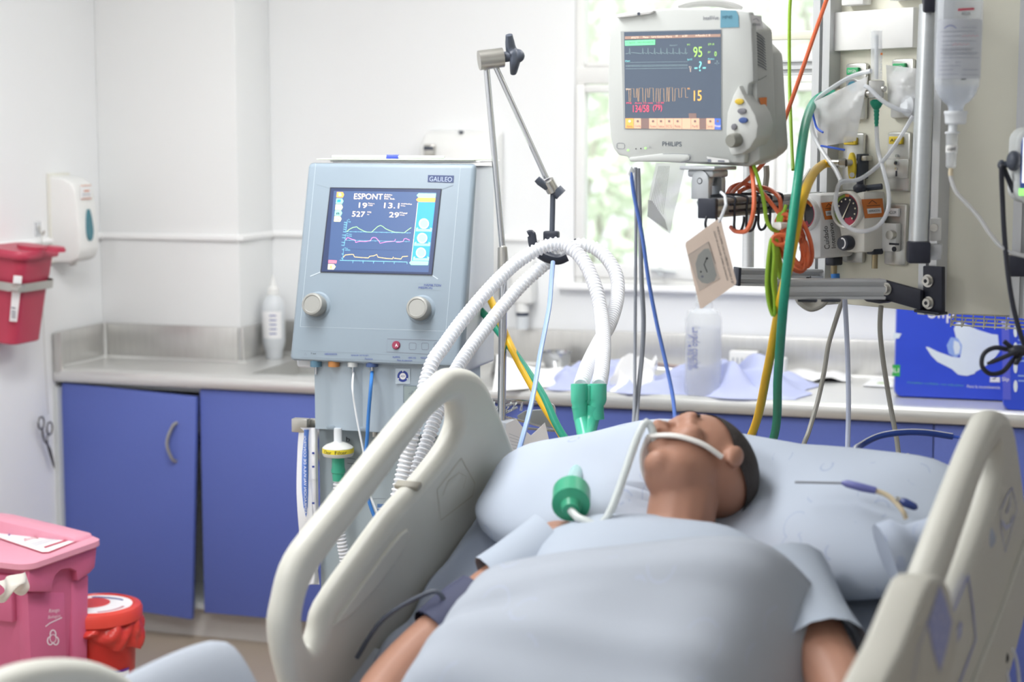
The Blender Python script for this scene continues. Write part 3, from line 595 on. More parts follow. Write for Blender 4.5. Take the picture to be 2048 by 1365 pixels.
L_([(352,820),(365,795),(385,788),(430,810),(480,822),(486,855),(540,838),(620,842),(690,828),(705,795),(730,785),(762,790),(805,835),(818,865),(900,848),(1020,836),(1030,808)],1.0,cp); L_([(1040,850),(1090,850),(1135,838),(1150,805),(1175,800),(1225,826)],1.0,cp)
L_([(318,1058),(345,1025),(440,1016),(458,1022),(470,1052),(560,1060),(660,1066),(680,1042),(730,1038),(775,1020),(792,1056),(900,1072),(990,1078),(1002,1052)],1.1,co); L_([(1010,1070),(1105,1080),(1125,1048),(1200,1042)],1.1,co)
L_([(350,706),(1240,724)],.5,cc); L_([(375,545),(352,710)],.5,cc); L_([(340,824),(1228,842)],.4,cc); L_([(352,740),(330,900)],.5,cc); L_([(325,930),(308,1098)],.5,cc); L_([(270,1098),(1190,1122)],.8,cc); L_([(335,942),(1200,966)],.3,sc2)
for i,x in enumerate((450,590,732,872,1015,1190)): L_([(x,1104+i*3),(x-3,1135+i*3)],.6,cc)
for i,x in enumerate(range(420,1240,70)): L_([(x,702+i*1.6),(x,714+i*1.6)],.6,cc); L_([(x-15,822+i*1.6),(x-15,834+i*1.6)],.5,cc)
for y in (580,610,642,672,706): T1('200',322+(640-y)*.1,362+(640-y)*.1,y-7,y+7,cc)
for y in (752,788,852,890): T1('100',300+(820-y)*.1,340+(820-y)*.1,y-7,y+7,cc)
for y in (948,1008,1068): T1('20',296+(1000-y)*.1,316+(1000-y)*.1,y-7,y+7,cc)
for st,x,y in (('Flujo',365,738),('l/min',365,762),('Paw',340,932),('cmH2O',342,955),('V',388,540),('ml',388,568)): T1(st,x,x+20*len(st)*.7,y-8,y+8,cc)
def tab(y,m,k): 
    x=232-(y-165)*.105; sm.poly([S(x,y),S(x+80,y+2),S(x+97,y+38),S(x+78,y+76),S(x-8,y+73)],m,-.0030); k(x,y)
tab(165,cor,lambda x,y: sm.poly([S(x+22,y+15),S(x+52,y+15),S(x+60,y+55),S(x+25,y+55)],cw,-.0036)); tab(252,ctl,lambda x,y: sm.poly([S(x+14,y+16),S(x+62,y+16),S(x+58,y+52),S(x+8,y+52)],cbl,-.0036)); tab(334,cye,lambda x,y: L_([(x+20,y+50),(x+40,y+25),(x+60,y+20)],.8,ctl,-.0036)); tab(414,ctl,lambda x,y: (sm.poly([S(x+12,y+58),S(x+24,y+26),S(x+33,y+26),S(x+34,y+58)],cbk,-.0036),sm.poly([S(x+40,y+58),S(x+42,y+26),S(x+50,y+26),S(x+62,y+58)],cbk,-.0036))); tab(495,cye,lambda x,y:(sm.disc(*S(x+35,y+32),2,2,ctl,-.0036),L_([(x+42,y+40),(x+58,y+55)],.8,cbk,-.0036)))
sm.poly([S(118,1095),S(228,1100),S(222,1140),S(114,1136)],cpk,-.003); sm.poly([S(112,1148),S(190,1152),S(214,1185),S(186,1225),S(106,1222)],cye,-.003); T1('1',142,160,1168,1205,cor)
sm.poly([S(1340,300),S(1572,305),S(1475,1160),S(1245,1110)],cbl,-.0030); L_([(1335,310),(1245,1105)],.8,cw,-.0034)
sm.poly([S(1345,182),S(1584,186),S(1576,246),S(1345,242),S(1318,212)],ctl,-.0036); sm.poly([S(1340,244),S(1578,250),S(1568,304),S(1338,300),S(1312,270)],cor,-.0036); sm.poly([S(1245,1104),S(1480,1112),S(1474,1166),S(1243,1163),S(1216,1132)],ctl,-.0036)
T1('Modo',1428,1500,206,222,cbk); T1('Controles',1375,1545,264,282,scr('rust',(214,120,60))); T1('Alarmas',1295,1425,1128,1146,cbk)
for cx,cy,t in ((1418,598,'14'),(1395,795,'5'),(1378,995,'40')):
    sm.poly([S(cx-105,cy+60),S(cx-80,cy+48),S(cx-80,cy+72),S(cx+85,cy+76),S(cx+85,cy+52),S(cx+112,cy+62),S(cx+105,cy+110),S(cx-112,cy+104)],ctl,-.0034)
    sm.disc(*S(cx+6,cy+6),10,10.3,scr('rim',(60,110,140)),-.0036); sm.disc(*S(cx,cy),10,10.3,scr('ivory',(226,246,226)),-.0038); sm.disc(*S(cx+2,cy),8.2,8.4,ctl,-.0040); T1(t,cx-12,cx+14,cy-8,cy+10,cbk)
T1('Frecuencia',1340,1485,680,694,cbk); T1('PEEP/CPAP',1305,1475,878,894,cbk); T1('Oxigeno',1300,1430,1080,1094,cbk)
sm.build('screen',VN,vrel(VT))
M_vent3=mat('ventilator_lower_grey_blue',(168,182,194),.42,var=.015)
# lower housing with flutes
zt_=0.0; zb_=fp(V,640,862).z
def flute(x):
    return -.008*abs(math.cos(PI*min(max((x-.0)/.0775,0),3.0)))**.6 if x<.2325 else -.008
b=MB(M_vent3); xl=fp(V,622,800).x; n=60
prof=[]
for i in range(n+1):
    x=xl+(VW-.012-xl)*i/n; prof.append((x,.03+flute(x-xl)))
prof+= [(VW-.012,.19),(xl,.19)]
b.prism(prof,'z',zb_,.002); b.m(M_vent).box((xl+(VW-xl)/2,.1,zb_+.004),(VW-xl-.02,.15,.012),.004)
b.build('connector_housing',VN,vrel(V))
for x,w,m in ((632,24,mat('teal_port',(92,128,150),.4)),(668,24,mat('ochre_port',(186,128,74),.4)),(706,22,M_greyw),(744,25,mat('navy_port',(70,92,140),.4))):
    pt=MB(m); c=fp(V,x,730,.018); pt.m(m).cyl((c.x,.018,c.z-.004),(c.x,.018,c.z+.012),w/2*.00113)
    if x in (632,706,744): pt.m(M_chrome).cyl((c.x,.018,c.z-.022),(c.x,.018,c.z),.0022)
    pt.build('gas_port',VN,vrel(V))
c=fp(V,743,870,.03); pt=MB(M_nickel); pt.m(M_nickel).cyl((c.x,.05,c.z-.008),(c.x,.05,c.z+.008),.006)
pt.build('return_port',VN,vrel(V))
em=MB(M_label,V); e1=lambda x,y:(580+x*.1465,720+y*.1465)
q=fp(V,*e1(1540,220),.021)
em.poly([e1(1440,120),e1(1640,122),e1(1640,330),e1(1440,328)],mat('emblem_plate',(190,204,216),.45),.0205)
em.disc(*e1(1540,226),11,11.4,M_inkb,.0200); em.disc(*e1(1540,226),6.4,6.6,M_label,.0196)
for a in range(3): 
    t=math.radians(90+120*a); em.poly([(e1(1540,226)[0]+r_*math.cos(t+d_),e1(1540,226)[1]-r_*math.sin(t+d_)) for r_,d_ in ((11.6,-.14),(11.6,.14),(8,.0))],M_label,.0193)
em.gly('ASV',*e1(1508,210),*e1(1572,240),M_inkb,.0190); em.build('emblem',VN,vrel(V))
em=MB(mat('lcd_grey',(150,164,166),.3),V); em.poly([e1(1545,350),e1(1900,360),e1(1900,600),e1(1545,588)],mat('lcd_frame',(120,134,144),.4),.0205); em.poly([e1(1555,360),e1(1890,370),e1(1890,590),e1(1555,578)],mat('lcd_grey',(150,164,166),.3),.0200); em.line([e1(1620,470),e1(1640,450),e1(1655,490),e1(1668,420),e1(1690,480),e1(1700,460)],1,M_inkg,.0195); em.build('indicator_display',VN,vrel(V))
# column, base
b=MB(M_col); cxl=fp(V,634,960,.06).x; zc=zb_
b.box(((cxl+VW-.02)/2,.20,(zc-(o.z-.10))/2),(VW-.02-cxl,.26,zc+o.z-.10),.006)
b.build('column',VN,vrel(V))
b=MB(M_vent2); b.prism([(-.08,-.06),(.52,-.06),(.54,.10),(.54,.46),(.52,.52),(-.08,.52),(-.1,.46),(-.1,.0)],'z',.07,.10,.01); 
for x,y in ((-.06,-.02),(.5,-.02),(-.06,.48),(.5,.48)): b.m(M_dark).cyl((x-.012,y,.035),(x+.012,y,.035),.035).m(M_vent2)
b.build('wheeled_base',VN)
dc=MB(M_inkg,V); w_=lambda x,y:(560+x*.2636,840+y*.2636)
dc.poly([w_(738,640),w_(800,642),w_(800,705),w_(738,700)],mat('blue_sticker',(96,130,180),.5),.0690); dc.line([w_(740,672),w_(800,674)],1.2,M_label,.0685); dc.line([w_(700,602),w_(740,598),w_(800,600)],.6,M_inkg,.0690); dc.gly('b',*w_(502,130),*w_(530,168),M_ink,.0690); dc.line([w_(510,290),w_(570,300)],.7,M_ink,.0690); dc.line([w_(510,330),w_(570,338)],.7,M_ink,.0690); dc.build('column_markings',VN,vrel(V))
b=MB(M_nickel,V); c0=fp(V,588,850,.05); c1=fp(V,622,845,.05); b.box((c0.x+.018,.05,c0.z),(.04,.022,.032),.002); b.box((c0.x+.055,.07,c0.z+.003),(.05,.02,.02),.002); b.build('side_rail',VN,vrel(V))
# clipboard and pen on top
tp=V@Vector((0,dy,tz)); cl=MB(M_paper); a=V.inverted()
zc_=o.z+tz+.003
cl.box((o.x+.235,YV+dy+.09,zc_+.0028),(.37,.15,.004),.001,M=Matrix.Identity(4)).m(M_dark if False else mat('pale_green_folder',(214,222,206),.5)).box((o.x+.215,YV+dy+.085,zc_+.0068),(.39,.16,.003),.001)
cl.m(mat('navy_folder_edge',(78,100,146),.5)).box((o.x+.225,YV+dy+.10,zc_+.0002),(.34,.16,.0014)); cl=cl.build('paper_folder'); tag(cl,'flat white folder lying on top of the ventilator','folder')
pe=MB(M_greyw); z=zc_+.0125; pe.tube([(o.x+.05,YV+dy+.03,z),(o.x+.19,YV+dy+.028,z)],.0036,10).tube([(o.x+.215,YV+dy+.028,z),(o.x+.33,YV+dy+.028,z)],.0036,10); pe.m(mat('royal_blue_cap',(66,84,206),.35)).tube([(o.x+.188,YV+dy+.028,z),(o.x+.217,YV+dy+.028,z)],.0052,12); pe=pe.build('pen'); tag(pe,'white pen with a blue grip lying on the folder on top of the ventilator','pen')
# expiratory filter with its limb
BF=thing('breathing_filter','round white breathing filter with yellow band and green cuff under the ventilator','filter',Matrix.Identity(4))
f0=V@fp(V,679,858,.03)
fx,fy=f0.x,YV+.02
zz=lambda y:on_y(679,y,fy).z
M_filt=mat('filter_grey_plastic',(208,210,206),.35,var=.02); M_grn=mat('sea_green_cuff',(70,184,152),.3,alpha=.92,var=.04)
Mx=Matrix.Translation((fx,fy,0))
MB(M_milk).lathe([(.0085,zz(857)),(.0095,zz(862)),(.0095,zz(882)),(.012,zz(886))],Mx).build('inlet',BF)
MB(M_filt).lathe([(0,zz(884)),(.013,zz(885)),(.028,zz(890)),(.0355,zz(895)),(.0365,zz(898)),(.0365,zz(908)),(.034,zz(912)),(.02,zz(915)),(0,zz(915))],Mx,40).build('housing',BF)
b=MB(mat('yellow_band',(236,218,60),.4)); b.lathe([(.0369,zz(896)),(.0369,zz(905))],Mx,40,caps=False); b.m(M_ink)
v,f=text_mesh('HUMID-VENT'); 
for st,a0,a1 in (('Clear',-2.2,-1.6),('Filter',-1.4,-.6)):
    v,f=text_mesh(st); ax=max(q.x for q in v); ay=max(q.y for q in v); b.add([(fx+.0373*math.cos(a0+(a1-a0)*q.x/ax),fy+.0373*math.sin(a0+(a1-a0)*q.x/ax),zz(904)+(zz(898)-zz(904))*q.y/ay) for q in v],f)
b.build('label_band',BF)
MB(M_grn).lathe([(.0145,zz(915)),(.015,zz(936)),(.0165,zz(939)),(.0165,zz(945)),(.0145,zz(947)),(.0135,zz(962))],Mx).build('cuff',BF)
FILTER_HOSE=[(fx,fy,zz(955)),(fx+.001,fy-.003,zz(1000)),(fx+.006,fy-.008,zz(1060)),(fx+.016,fy-.005,zz(1120)),(fx+.03,fy+.0,zz(1200)),(fx+.05,fy-.01,zz(1290))]
# thin sensing lines
def cable(name,pts,r,m,label,cat,k=8,n=8,group=None,smooth=35):
    o_=MB(m).tube(smooth_pts(pts,k),r,n).build(name); return tag(o_,label,cat,group)
M_bluet=mat('bright_blue_tubing',(64,128,204),.35); M_pblue=mat('pale_blue_tubing',(150,176,226),.35,alpha=.9); M_whit=mat('white_tubing',(232,236,240),.35)
yv=YV-.02
W=lambda x,y,Y=yv:on_y(x,y,Y)
cable('sensor_tube',[W(744,745,YV+.018),W(742,770),W(737,830),W(734,880),W(729,930),W(731,975),W(740,1010),W(752,1040),W(775,1075)],.0042,M_bluet,'bright blue tube hanging from the ventilator front port','tube')
cable('sensor_tube',[W(707,746,YV+.018),W(705,775),W(710,815),W(718,860),W(727,905),W(732,950),W(738,985),W(756,1030)],.0024,M_whit,'thin white tube hanging from the ventilator beside the blue one','tube')
# catheter sachets
sa=thing('catheter_sachet','long white and blue printed catheter packet hanging left of the ventilator column','packet',Matrix.Identity(4))
ys=YV+.04
def strip(m,pts,wx,amp,seed,name):
    s_=MB(m); P=smooth_pts([Vector((x,0,y)) for x,y in pts],8)
    def fn(u,v):
        q=P[min(int(u*(len(P)-1)),len(P)-1)]; g=on_y(q.x+wx*(v-.5),q.z,ys+.006*math.sin(u*9+seed)+amp*math.sin(v*PI)); return g
    s_.grid(fn,40,6); return s_
M_pk=mat('white_packet',(232,234,238),.35,var=.03); M_pkb=mat('blue_packet_print',(92,132,210),.4,var=.03)
s_=strip(M_pk,[(613,856),(610,900),(608,980),(612,1050),(618,1105),(624,1170)],30,-.004,0,'a'); s_.build('paper_back',sa)
s_=strip(M_pkb,[(613,860),(611,900),(610,980),(613,1050),(618,1100)],13,-.010,0,'b')
v,f=text_mesh('CATETER DE ASPIRACION VALVULA DE CONTROL'); ax=max(q.x for q in v); ay=max(q.y for q in v)
s_.m(M_label); s_.add([on_y(613-6+ (q.x/ax)*-2 +2-5*(q.y/ay)*-1, 1085-215*q.x/ax, ys-.016+.006*math.sin((1-q.x/ax)*9)) for q in v],f); s_.build('print_strip',sa)
s_=strip(M_pk,[(627,856),(628,920),(629,1000),(630,1080),(626,1168)],16,-.012,2,'c'); s_.m(M_inkb)
for i,y in enumerate((905,932,1005,1128,1140)): 
    g=[on_y(624+dx,y+dz,ys-.018) for dx,dz in ((0,0),(5,0),(5,4),(0,4))]; s_.add(g,[(0,1,2,3)])
s_.build('clear_front',sa)
# ================================================================ support arm and its hose holder
AR=thing('support_arm','jointed chrome support arm with black wing knob standing beside the ventilator','support arm',Matrix.Translation(at(1000,860,4.0)))
A=AR.matrix_world.inverted(); AD=4.0
def a(x,y,d=AD): return A@at(x,y,d)
b=MB(mat('satin_grey_clamp',(190,196,204),.4,.3)); c=a(1003,880); b.box(c,(.048,.05,.09),.003); b.box(c+Vector((-.06,.02,.018)),(.1,.03,.03),.003); b.build('clamp_block',AR)
MB(M_chrome).tube([a(1003,860),a(1006,600),a(1006,520)],.0095,16).build('lower_pole',AR)
MB(M_nickel).tube([a(1007,548),a(1007,540),a(1005,495),a(1003,492)],[.0115,.014,.011,.006],20).build('tapered_socket',AR)
MB(M_chrome).tube([a(1005,495),a(972,122)],.0072,16).build('upright_rod',AR)
b=MB(M_nickel); b.cyl(a(958,121,3.99),a(1006,115,4.0),.0225,n=28); b.m(M_dark).tube([a(980.5,118.2),a(982,118)],.0229,28); b.build('top_joint',AR)
b=MB(M_dark); b.cyl(a(1004,115),a(1022,112),.012); b.tube(smooth_pts([a(1018,70,3.985),a(1022,98),a(1030,112),a(1029,130),a(1027,146,4.015)],4),[.010,.011,.013,.014,.015,.016,.017,.018,.017,.016,.015,.014,.013,.012,.011,.010,.009][:17],12,flat=.8); b.ball(a(1034,112),(.018,.014,.016)); b.build('wing_knob',AR)
MB(M_chrome).tube([a(988,126),a(1093,357)],.0066,16).build('swing_rod',AR)
b=MB(M_nickel); b.cyl(a(1095,362,3.99),a(1106,382,4.0),.0145); b.cyl(a(1098,372),a(1120,392),.010); b.m(M_dark).tube([a(1074,358,3.98),a(1080,364,3.98),a(1094,376,3.99)],[.008,.009,.007],10); b.cyl(a(1112,380),a(1122,390),.0145); b.build('elbow_joint',AR)
MB(M_dark).tube([a(1106,385),a(1104,470)],.0062,12).build('drop_rod',AR)
b=MB(M_black); b.box(a(1103,472),(.036,.02,.022),.004); b.box(a(1103,484),(.02,.018,.03),.003)
b.tube(smooth_pts([a(1057,471,3.95),a(1063,470,3.95),a(1066,488,3.95),a(1076,505,3.95),a(1092,516,3.95),a(1116,521,3.95),a(1134,514,3.95)],5),.0065,8,flat=1.6)
b.tube(smooth_pts([a(1085,500,4.0),a(1104,515,3.96),a(1120,516,3.96)],4),.009,8)
b.tube(smooth_pts([a(1104,490,4.0),a(1140,486,4.05),a(1152,481,4.05)],4),.005,8); b.build('hose_cradle',AR)
# ================================================================ breathing circuit
BC=thing('breathing_circuit','pair of white corrugated breathing hoses looping over the cradle to a green wye','breathing circuit',Matrix.Identity(4))
def C(pts): return [at(x,y,d) for x,y,d in pts]
d_=3.9
h1=C([(786,1040,3.62),(797,985,3.62),(812,920,3.63),(832,845,3.63),(860,737,3.68),(888,692,3.72),(918,650,3.76),(955,605,3.8),(993,563,3.84),(1030,528,3.88),(1065,505,3.9),(1100,490,3.9),(1133,491,3.89),(1167,522,3.86),(1191,575,3.8),(1202,627,3.74),(1207,685,3.62),(1204,737,3.5),(1198,772,3.42)])
h2=C([(800,1050,3.66),(826,962,3.66),(852,890,3.68),(880,812,3.72),(918,731,3.8),(976,650,3.9),(1034,580,3.97),(1075,541,4.0),(1105,517,4.02),(1135,498,4.02),(1165,490,4.01),(1202,505,3.99),(1231,546,3.94),(1235,592,3.88),(1221,644,3.78),(1196,690,3.66),(1176,731,3.52),(1162,772,3.42)])
M_rib=mat('frosted_hose_rib',(250,251,255),.25,alpha=.9,var=.02,translucent=.2); M_film=mat('clear_hose_wall',(240,244,250),.2,alpha=.5,var=.02)
def ribbed(pts,r,pitch,rr_,name,par):
    P=smooth_pts(pts,12); L=[0]
    for p,q in zip(P,P[1:]): L.append(L[-1]+(q-p).length)
    b=MB(M_film).tube(P[::2]+[P[-1]],r,16,caps=False); b.m(M_rib); j=0
    for i in range(1,int(L[-1]/pitch)):
        s_=i*pitch
        while L[j+1]<s_: j+=1
        c=P[j].lerp(P[j+1],(s_-L[j])/(L[j+1]-L[j])); t=(P[j+1]-P[j]).normalized(); u=t.orthogonal().normalized(); w=t.cross(u); n=18
        b.ring_loft([[c+(u*math.cos(2*PI*k/n)+w*math.sin(2*PI*k/n))*(r+dr)+t*dt for k in range(n)] for dr,dt in ((.0,-pitch*.30),(rr_,-pitch*.12),(rr_,pitch*.12),(.0,pitch*.30))],caps=False)
    return b.build(name,par,smooth=60)
ribbed(FILTER_HOSE,.0105,.0085,.0022,'hose',BF)
for h in (h1,h2): ribbed(h,.0132,.0102,.0026,'corrugated_hose',BC)
WD=3.4
def wy(x,y,d=WD): return at(x,y,d)
M_wye=mat('green_wye_plastic',(80,198,164),.25,alpha=.86,var=.03)
b=MB(M_wye)
for x0,x1 in ((1159,1160),(1196,1192)):
    b.tube([wy(x0,768),wy(x0,772),wy(x0,800),wy(x0-1,804),wy(x1,812),wy(x1+2,840)],[.0165,.0172,.0168,.0155,.0150,.0145],20)
b.tube(smooth_pts([wy(1159,812),wy(1164,840),wy(1172,880,3.36)],5),.0155,18); b.tube(smooth_pts([wy(1189,812),wy(1182,842),wy(1172,880,3.36)],5),.0155,18); b.box(wy(1176,795),(.012,.012,.05),.003)
b.build('wye_connector',BC)
# ================================================================ ceiling pendant
B_=at(1890,628,3.40); PYAW=-33
PF=yaw(B_,PYAW); PS=yaw(B_,0)
def pf(x,y,off=0.): return PF@fp(PF,x,y,off)
M_pan=mat('cream_enamel_panel',(234,232,216),.45,var=.015); M_plate=mat('outlet_steel',(200,200,196),.3,.7,var=.06,scale=20,aniso=(20,20,1))
PE=thing('medical_pendant','cream ceiling pendant column with gas outlets and aluminium rails, at the right','pendant',Matrix.Translation(B_))
def pl(p): return Vector(p)-B_
A_=pf(1637,602); A_.z=B_.z; C_=B_+Vector((.36,0,0)); hh=ZC-.005-B_.z
xA=fp(PF,1637,602).x
b=MB(M_pan); b.prism([(p.x-B_.x,p.y-B_.y) for p in (A_,B_,C_,C_+Vector((0,.42,0)),A_+Vector((.12,.36,0)))],'z',0,hh,.003)
b.build('column',PE)
def slot_prof(w,h,n=1,g=.008):   # outline with slots on the two long faces, (y,z)
    out=[]; zs=[h*(i+.5)/n-h/2 for i in range(n)]
    out.append((-w/2,-h/2))
    for z in zs: out+=[(-w/2,z-g/2),(-w/2+.009,z-g/2),(-w/2+.009,z+g/2),(-w/2,z+g/2)]
    out+=[(-w/2,h/2),(w/2,h/2)]
    for z in zs[::-1]: out+=[(w/2,z+g/2),(w/2-.009,z+g/2),(w/2-.009,z-g/2),(w/2,z-g/2)]
    out.append((w/2,-h/2)); return out
def rail(name,p0,p1,w,h,par,inv,n=1,up=(0,0,1),cap=True):
    p0=Vector(p0); p1=Vector(p1); fr=frame(p0,p1-p0,up); L=(p1-p0).length
    b=MB(M_alu); b.prism(slot_prof(w,h,n),'x',0,L)
    for z in ([0] if n==1 else [-.25*h,.25*h]):   # raised ribs beside each slot
        for e in (-1,1): b.box((L/2,-w/2-.0008,z+e*h/n*.33),(L,.002,h/n*.08))
    if cap: b.m(M_black).box((-.003,0,0),(.006,w+.001,h+.001),.001)
    return b.build(name,par,inv@fr)
PI_=Matrix.Translation(-B_)
def vprof(name,fr,xc,w,off):     # vertical slotted post on a face
    p0=fr@Vector((xc,off,-.002)); p1=fr@Vector((xc,off,hh)); rail(name,p0,p1,w,w,PE,PI_,1,up=fr.to_3x3()@Vector((1,0,0)),cap=False)
vprof('corner_post',PF,xA+.022,.045,-.012); vprof('corner_post',PF,-.020,.042,-.012)
xr2=fp(PS,2042,500).x; vprof('corner_post',PS,xr2+.004,.04,-.012)
# cover plates and outlets
inv5=PI_@PF
b=MB(M_white,PF); q0=fp(PF,1675,103); q1=fp(PF,1840,15); b.box(((q0.x+q1.x)/2,-.010,(q0.z+q1.z)/2),(q1.x-q0.x,.02,q1.z-q0.z),.002)
q0=fp(PF,1700,13); q1=fp(PF,1745,-40); b.box(((q0.x+q1.x)/2,-.014,(q0.z+q1.z)/2),(q1.x-q0.x,.028,q1.z-q0.z),.003); q0=fp(PF,1795,3); q1=fp(PF,1842,-50); b.box(((q0.x+q1.x)/2,-.014,(q0.z+q1.z)/2),(q1.x-q0.x,.028,q1.z-q0.z),.003)
b.build('cover_plate',PE,inv5)
M_gtag=mat('green_outlet_tag',(56,168,106),.35); M_ytag=mat('yellow_outlet_tag',(232,204,62),.35)
def outlet(x0,y0,x1,y1,tagm,txt,holes=True):
    a0=fp(PF,x0,y1); a1=fp(PF,x1,y0); b=MB(M_plate,PF); cx=(a0.x+a1.x)/2; cz=(a0.z+a1.z)/2; w=a1.x-a0.x; h=a1.z-a0.z
    b.box((cx,-.006,cz),(w,.012,h),.005,2)
    if tagm:
        b.m(tagm).box((cx-.002,-.016,cz+h*.36),(w*.56,.009,h*.13),.002); tw,th=w*.4,h*.05
        v,f=text_mesh(txt); ax=max(q.x for q in v); ay=max(q.y for q in v); b.m(M_label if tagm is M_gtag else M_ink).add([(cx-.002-tw/2+tw*q.x/ax,-.0212,cz+h*.36-th/2+th*q.y/ay) for q in v],f)
    if holes:
        b.m(M_plate).box((cx,-.0135,cz-h*.12),(w*.98,.004,h*.32),.001)
        b.m(M_chrome).cyl((cx,-.018,cz-h*.02),(cx,-.010,cz-h*.02),.0055); b.cyl((cx,-.018,cz+h*.10),(cx,-.010,cz+h*.10),.003); b.cyl((cx,-.018,cz-h*.12),(cx,-.010,cz-h*.12),.003)
        b.m(M_ink).cyl((cx,-.0185,cz-h*.02),(cx,-.012,cz-h*.02),.0035); b.box((cx,-.0155,cz-h*.2),(.004,.001,.011))
    return b.build('gas_outlet',PE,inv5)
outlet(1696,126,1740,240,M_gtag,'OXYGEN',False); outlet(1787,117,1834,237,M_gtag,'OXYGEN'); outlet(1690,266,1735,381,M_ytag,'AIR',False); outlet(1779,264,1828,382,M_ytag,'AIR'); outlet(1690,412,1735,524,None,''); outlet(1774,408,1821,529,M_label,'VACUUM',False)
b=MB(M_white,PF); a0=fp(PF,1772,502,-.012); a1=fp(PF,1803,447,-.012); b.box(((a0.x+a1.x)/2,-.02,(a0.z+a1.z)/2),(a1.x-a0.x,.018,a1.z-a0.z),.003); c=fp(PF,1785,470,-.03); b.m(M_nickel).cyl((c.x,-.04,c.z),(c.x,-.028,c.z),.009); b.m(M_ink).box((c.x+.004,-.0295,c.z-.018),(.024,.001,.004)); b.cyl((c.x+.004,-.030,c.z-.028),(c.x+.004,-.028,c.z-.028),.005); b.build('vacuum_socket',PE,inv5)
# black brackets, bolts, arms
M_bk=mat('black_bracket_steel',(44,46,58),.45,.2,var=.06,scale=60)
b=MB(M_bk,PF); P_=lambda x,y,o:(fp(PF,x,y,o).x,fp(PF,x,y,o).z)
o_=-.045
b.prism([P_(1846,532,o_),P_(1884,534,o_),P_(1884,626,o_),P_(1846,622,o_)],'y',-.046,-.034,.002)
b.prism([P_(1759,556,o_),P_(1770,558,o_),P_(1850,580,o_),P_(1850,620,o_),P_(1758,594,o_)],'y',-.060,-.047,.003)
b.prism([P_(1742,595,o_),P_(1790,602,o_),P_(1778,606,o_),P_(1752,602,o_)],'y',-.075,-.045,.002)
b.prism([P_(1836,618,o_),P_(1886,625,o_),P_(1886,630,o_),P_(1836,624,o_)],'y',-.058,-.03,.001)
b.build('bracket',PE,inv5)
for x,y,o_ in ((1774,578,-.06),(1857,562,-.046),(1858,606,-.046)):
    c=fp(PF,x,y,o_); k=MB(M_nickel); k.cyl((c.x,o_-.003,c.z),(c.x,o_,c.z),.0125); k.cyl((c.x,o_-.010,c.z),(c.x,o_-.002,c.z),.0085); k.m(M_ink).cyl((c.x,o_-.0106,c.z),(c.x,o_-.009,c.z),.004,n=6); k.build('bolt',PE,inv5)
rail('equipment_rail',at(1543,578,3.27),at(1766,578,3.30),.03,.0375,PE,PI_,2)
rail('equipment_rail',at(1477,553,3.56),at(1640,556,3.60),.03,.036,PE,PI_,2)
rail('equipment_rail',at(1640,134,3.68),at(1530,137,3.75),.03,.031,PE,PI_,2,cap=False)
rail('monitor_beam',at(1419,417,3.22),at(1646,399,3.62),.034,.034,PE,PI_,2,cap=False)
b=MB(M_black); p0=at(1419,417,3.22)-B_; dr_=(at(1646,399,3.62)-at(1419,417,3.22)).normalized(); b.box((0,0,0),(.012,.037,.037),.002); b.build('beam_cap',PE,PI_@frame(at(1419,417,3.22)-dr_*.006,dr_))
b=MB(M_pan); fr=frame(at(1640,70,3.66),at(1535,72,3.72)-at(1640,70,3.66)); b.box((.055,0,0),(.12,.02,.018),.002); b.build('cream_bar',PE,PI_@fr)
b=MB(M_alu); b.cyl(at(1498,330,3.66)-B_,at(1496,536,3.66)-B_,.0125); b.build('upright_tube',PE)
b=MB(M_plate); b.prism([(0,0),(.07,.05),(.07,0)],'y',-.002,.002); b.build('gusset',PE,PI_@frame(at(1588,388,3.5),dr_))
for x in (1615,1662): MB(M_black).box(at(x,601.5,3.27)-B_,(.034,.02,.004)).build('rail_stop',PE)
MB(M_black).box(at(1617,573,3.52)-B_,(.006,.03,.04)).build('rail_end',PE)
# pole with black clamps
PO=thing('drip_pole','thick grey tube held by black clamps on the front edge of the pendant','pole',Matrix.Translation(at(1835,483,3.27)))
pi=PO.matrix_world.inverted()
MB(mat('frosted_alu_tube',(200,204,206),.35,.55,var=.05,scale=14,aniso=(1,1,10))).cyl(pi@at(1857,10,3.27),pi@at(1835,490,3.27),.0172,n=32).build('tube',PO)
def cb(x0,y0,x1,y1,d,dep,m=M_bk): 
    c=at((x0+x1)/2,(y0+y1)/2,d); return c,((x1-x0)*d/F,dep,(y1-y0)*d/F)
for r_ in ((1815,483,1859,526),(1846,-30,1873,25)):
    c,s_=cb(*r_,3.255,.045); MB(M_bk).box((0,0,0),s_,.004).build('clamp',PO,pi@yaw(c,10))
c,s_=cb(1860,436,1882,482,3.3,.02); b=MB(M_white).box((0,0,0),s_,.003); b.m(M_nickel).cyl((-.002,-.018,.004),(-.002,-.008,.004),.0075); b.build('mount_plate',PO,pi@yaw(c,0)); c,s_=cb(1858,488,1884,520,3.3,.02); MB(M_alu).box((0,0,0),s_,.002).build('mount_block',PO,pi@yaw(c,0))
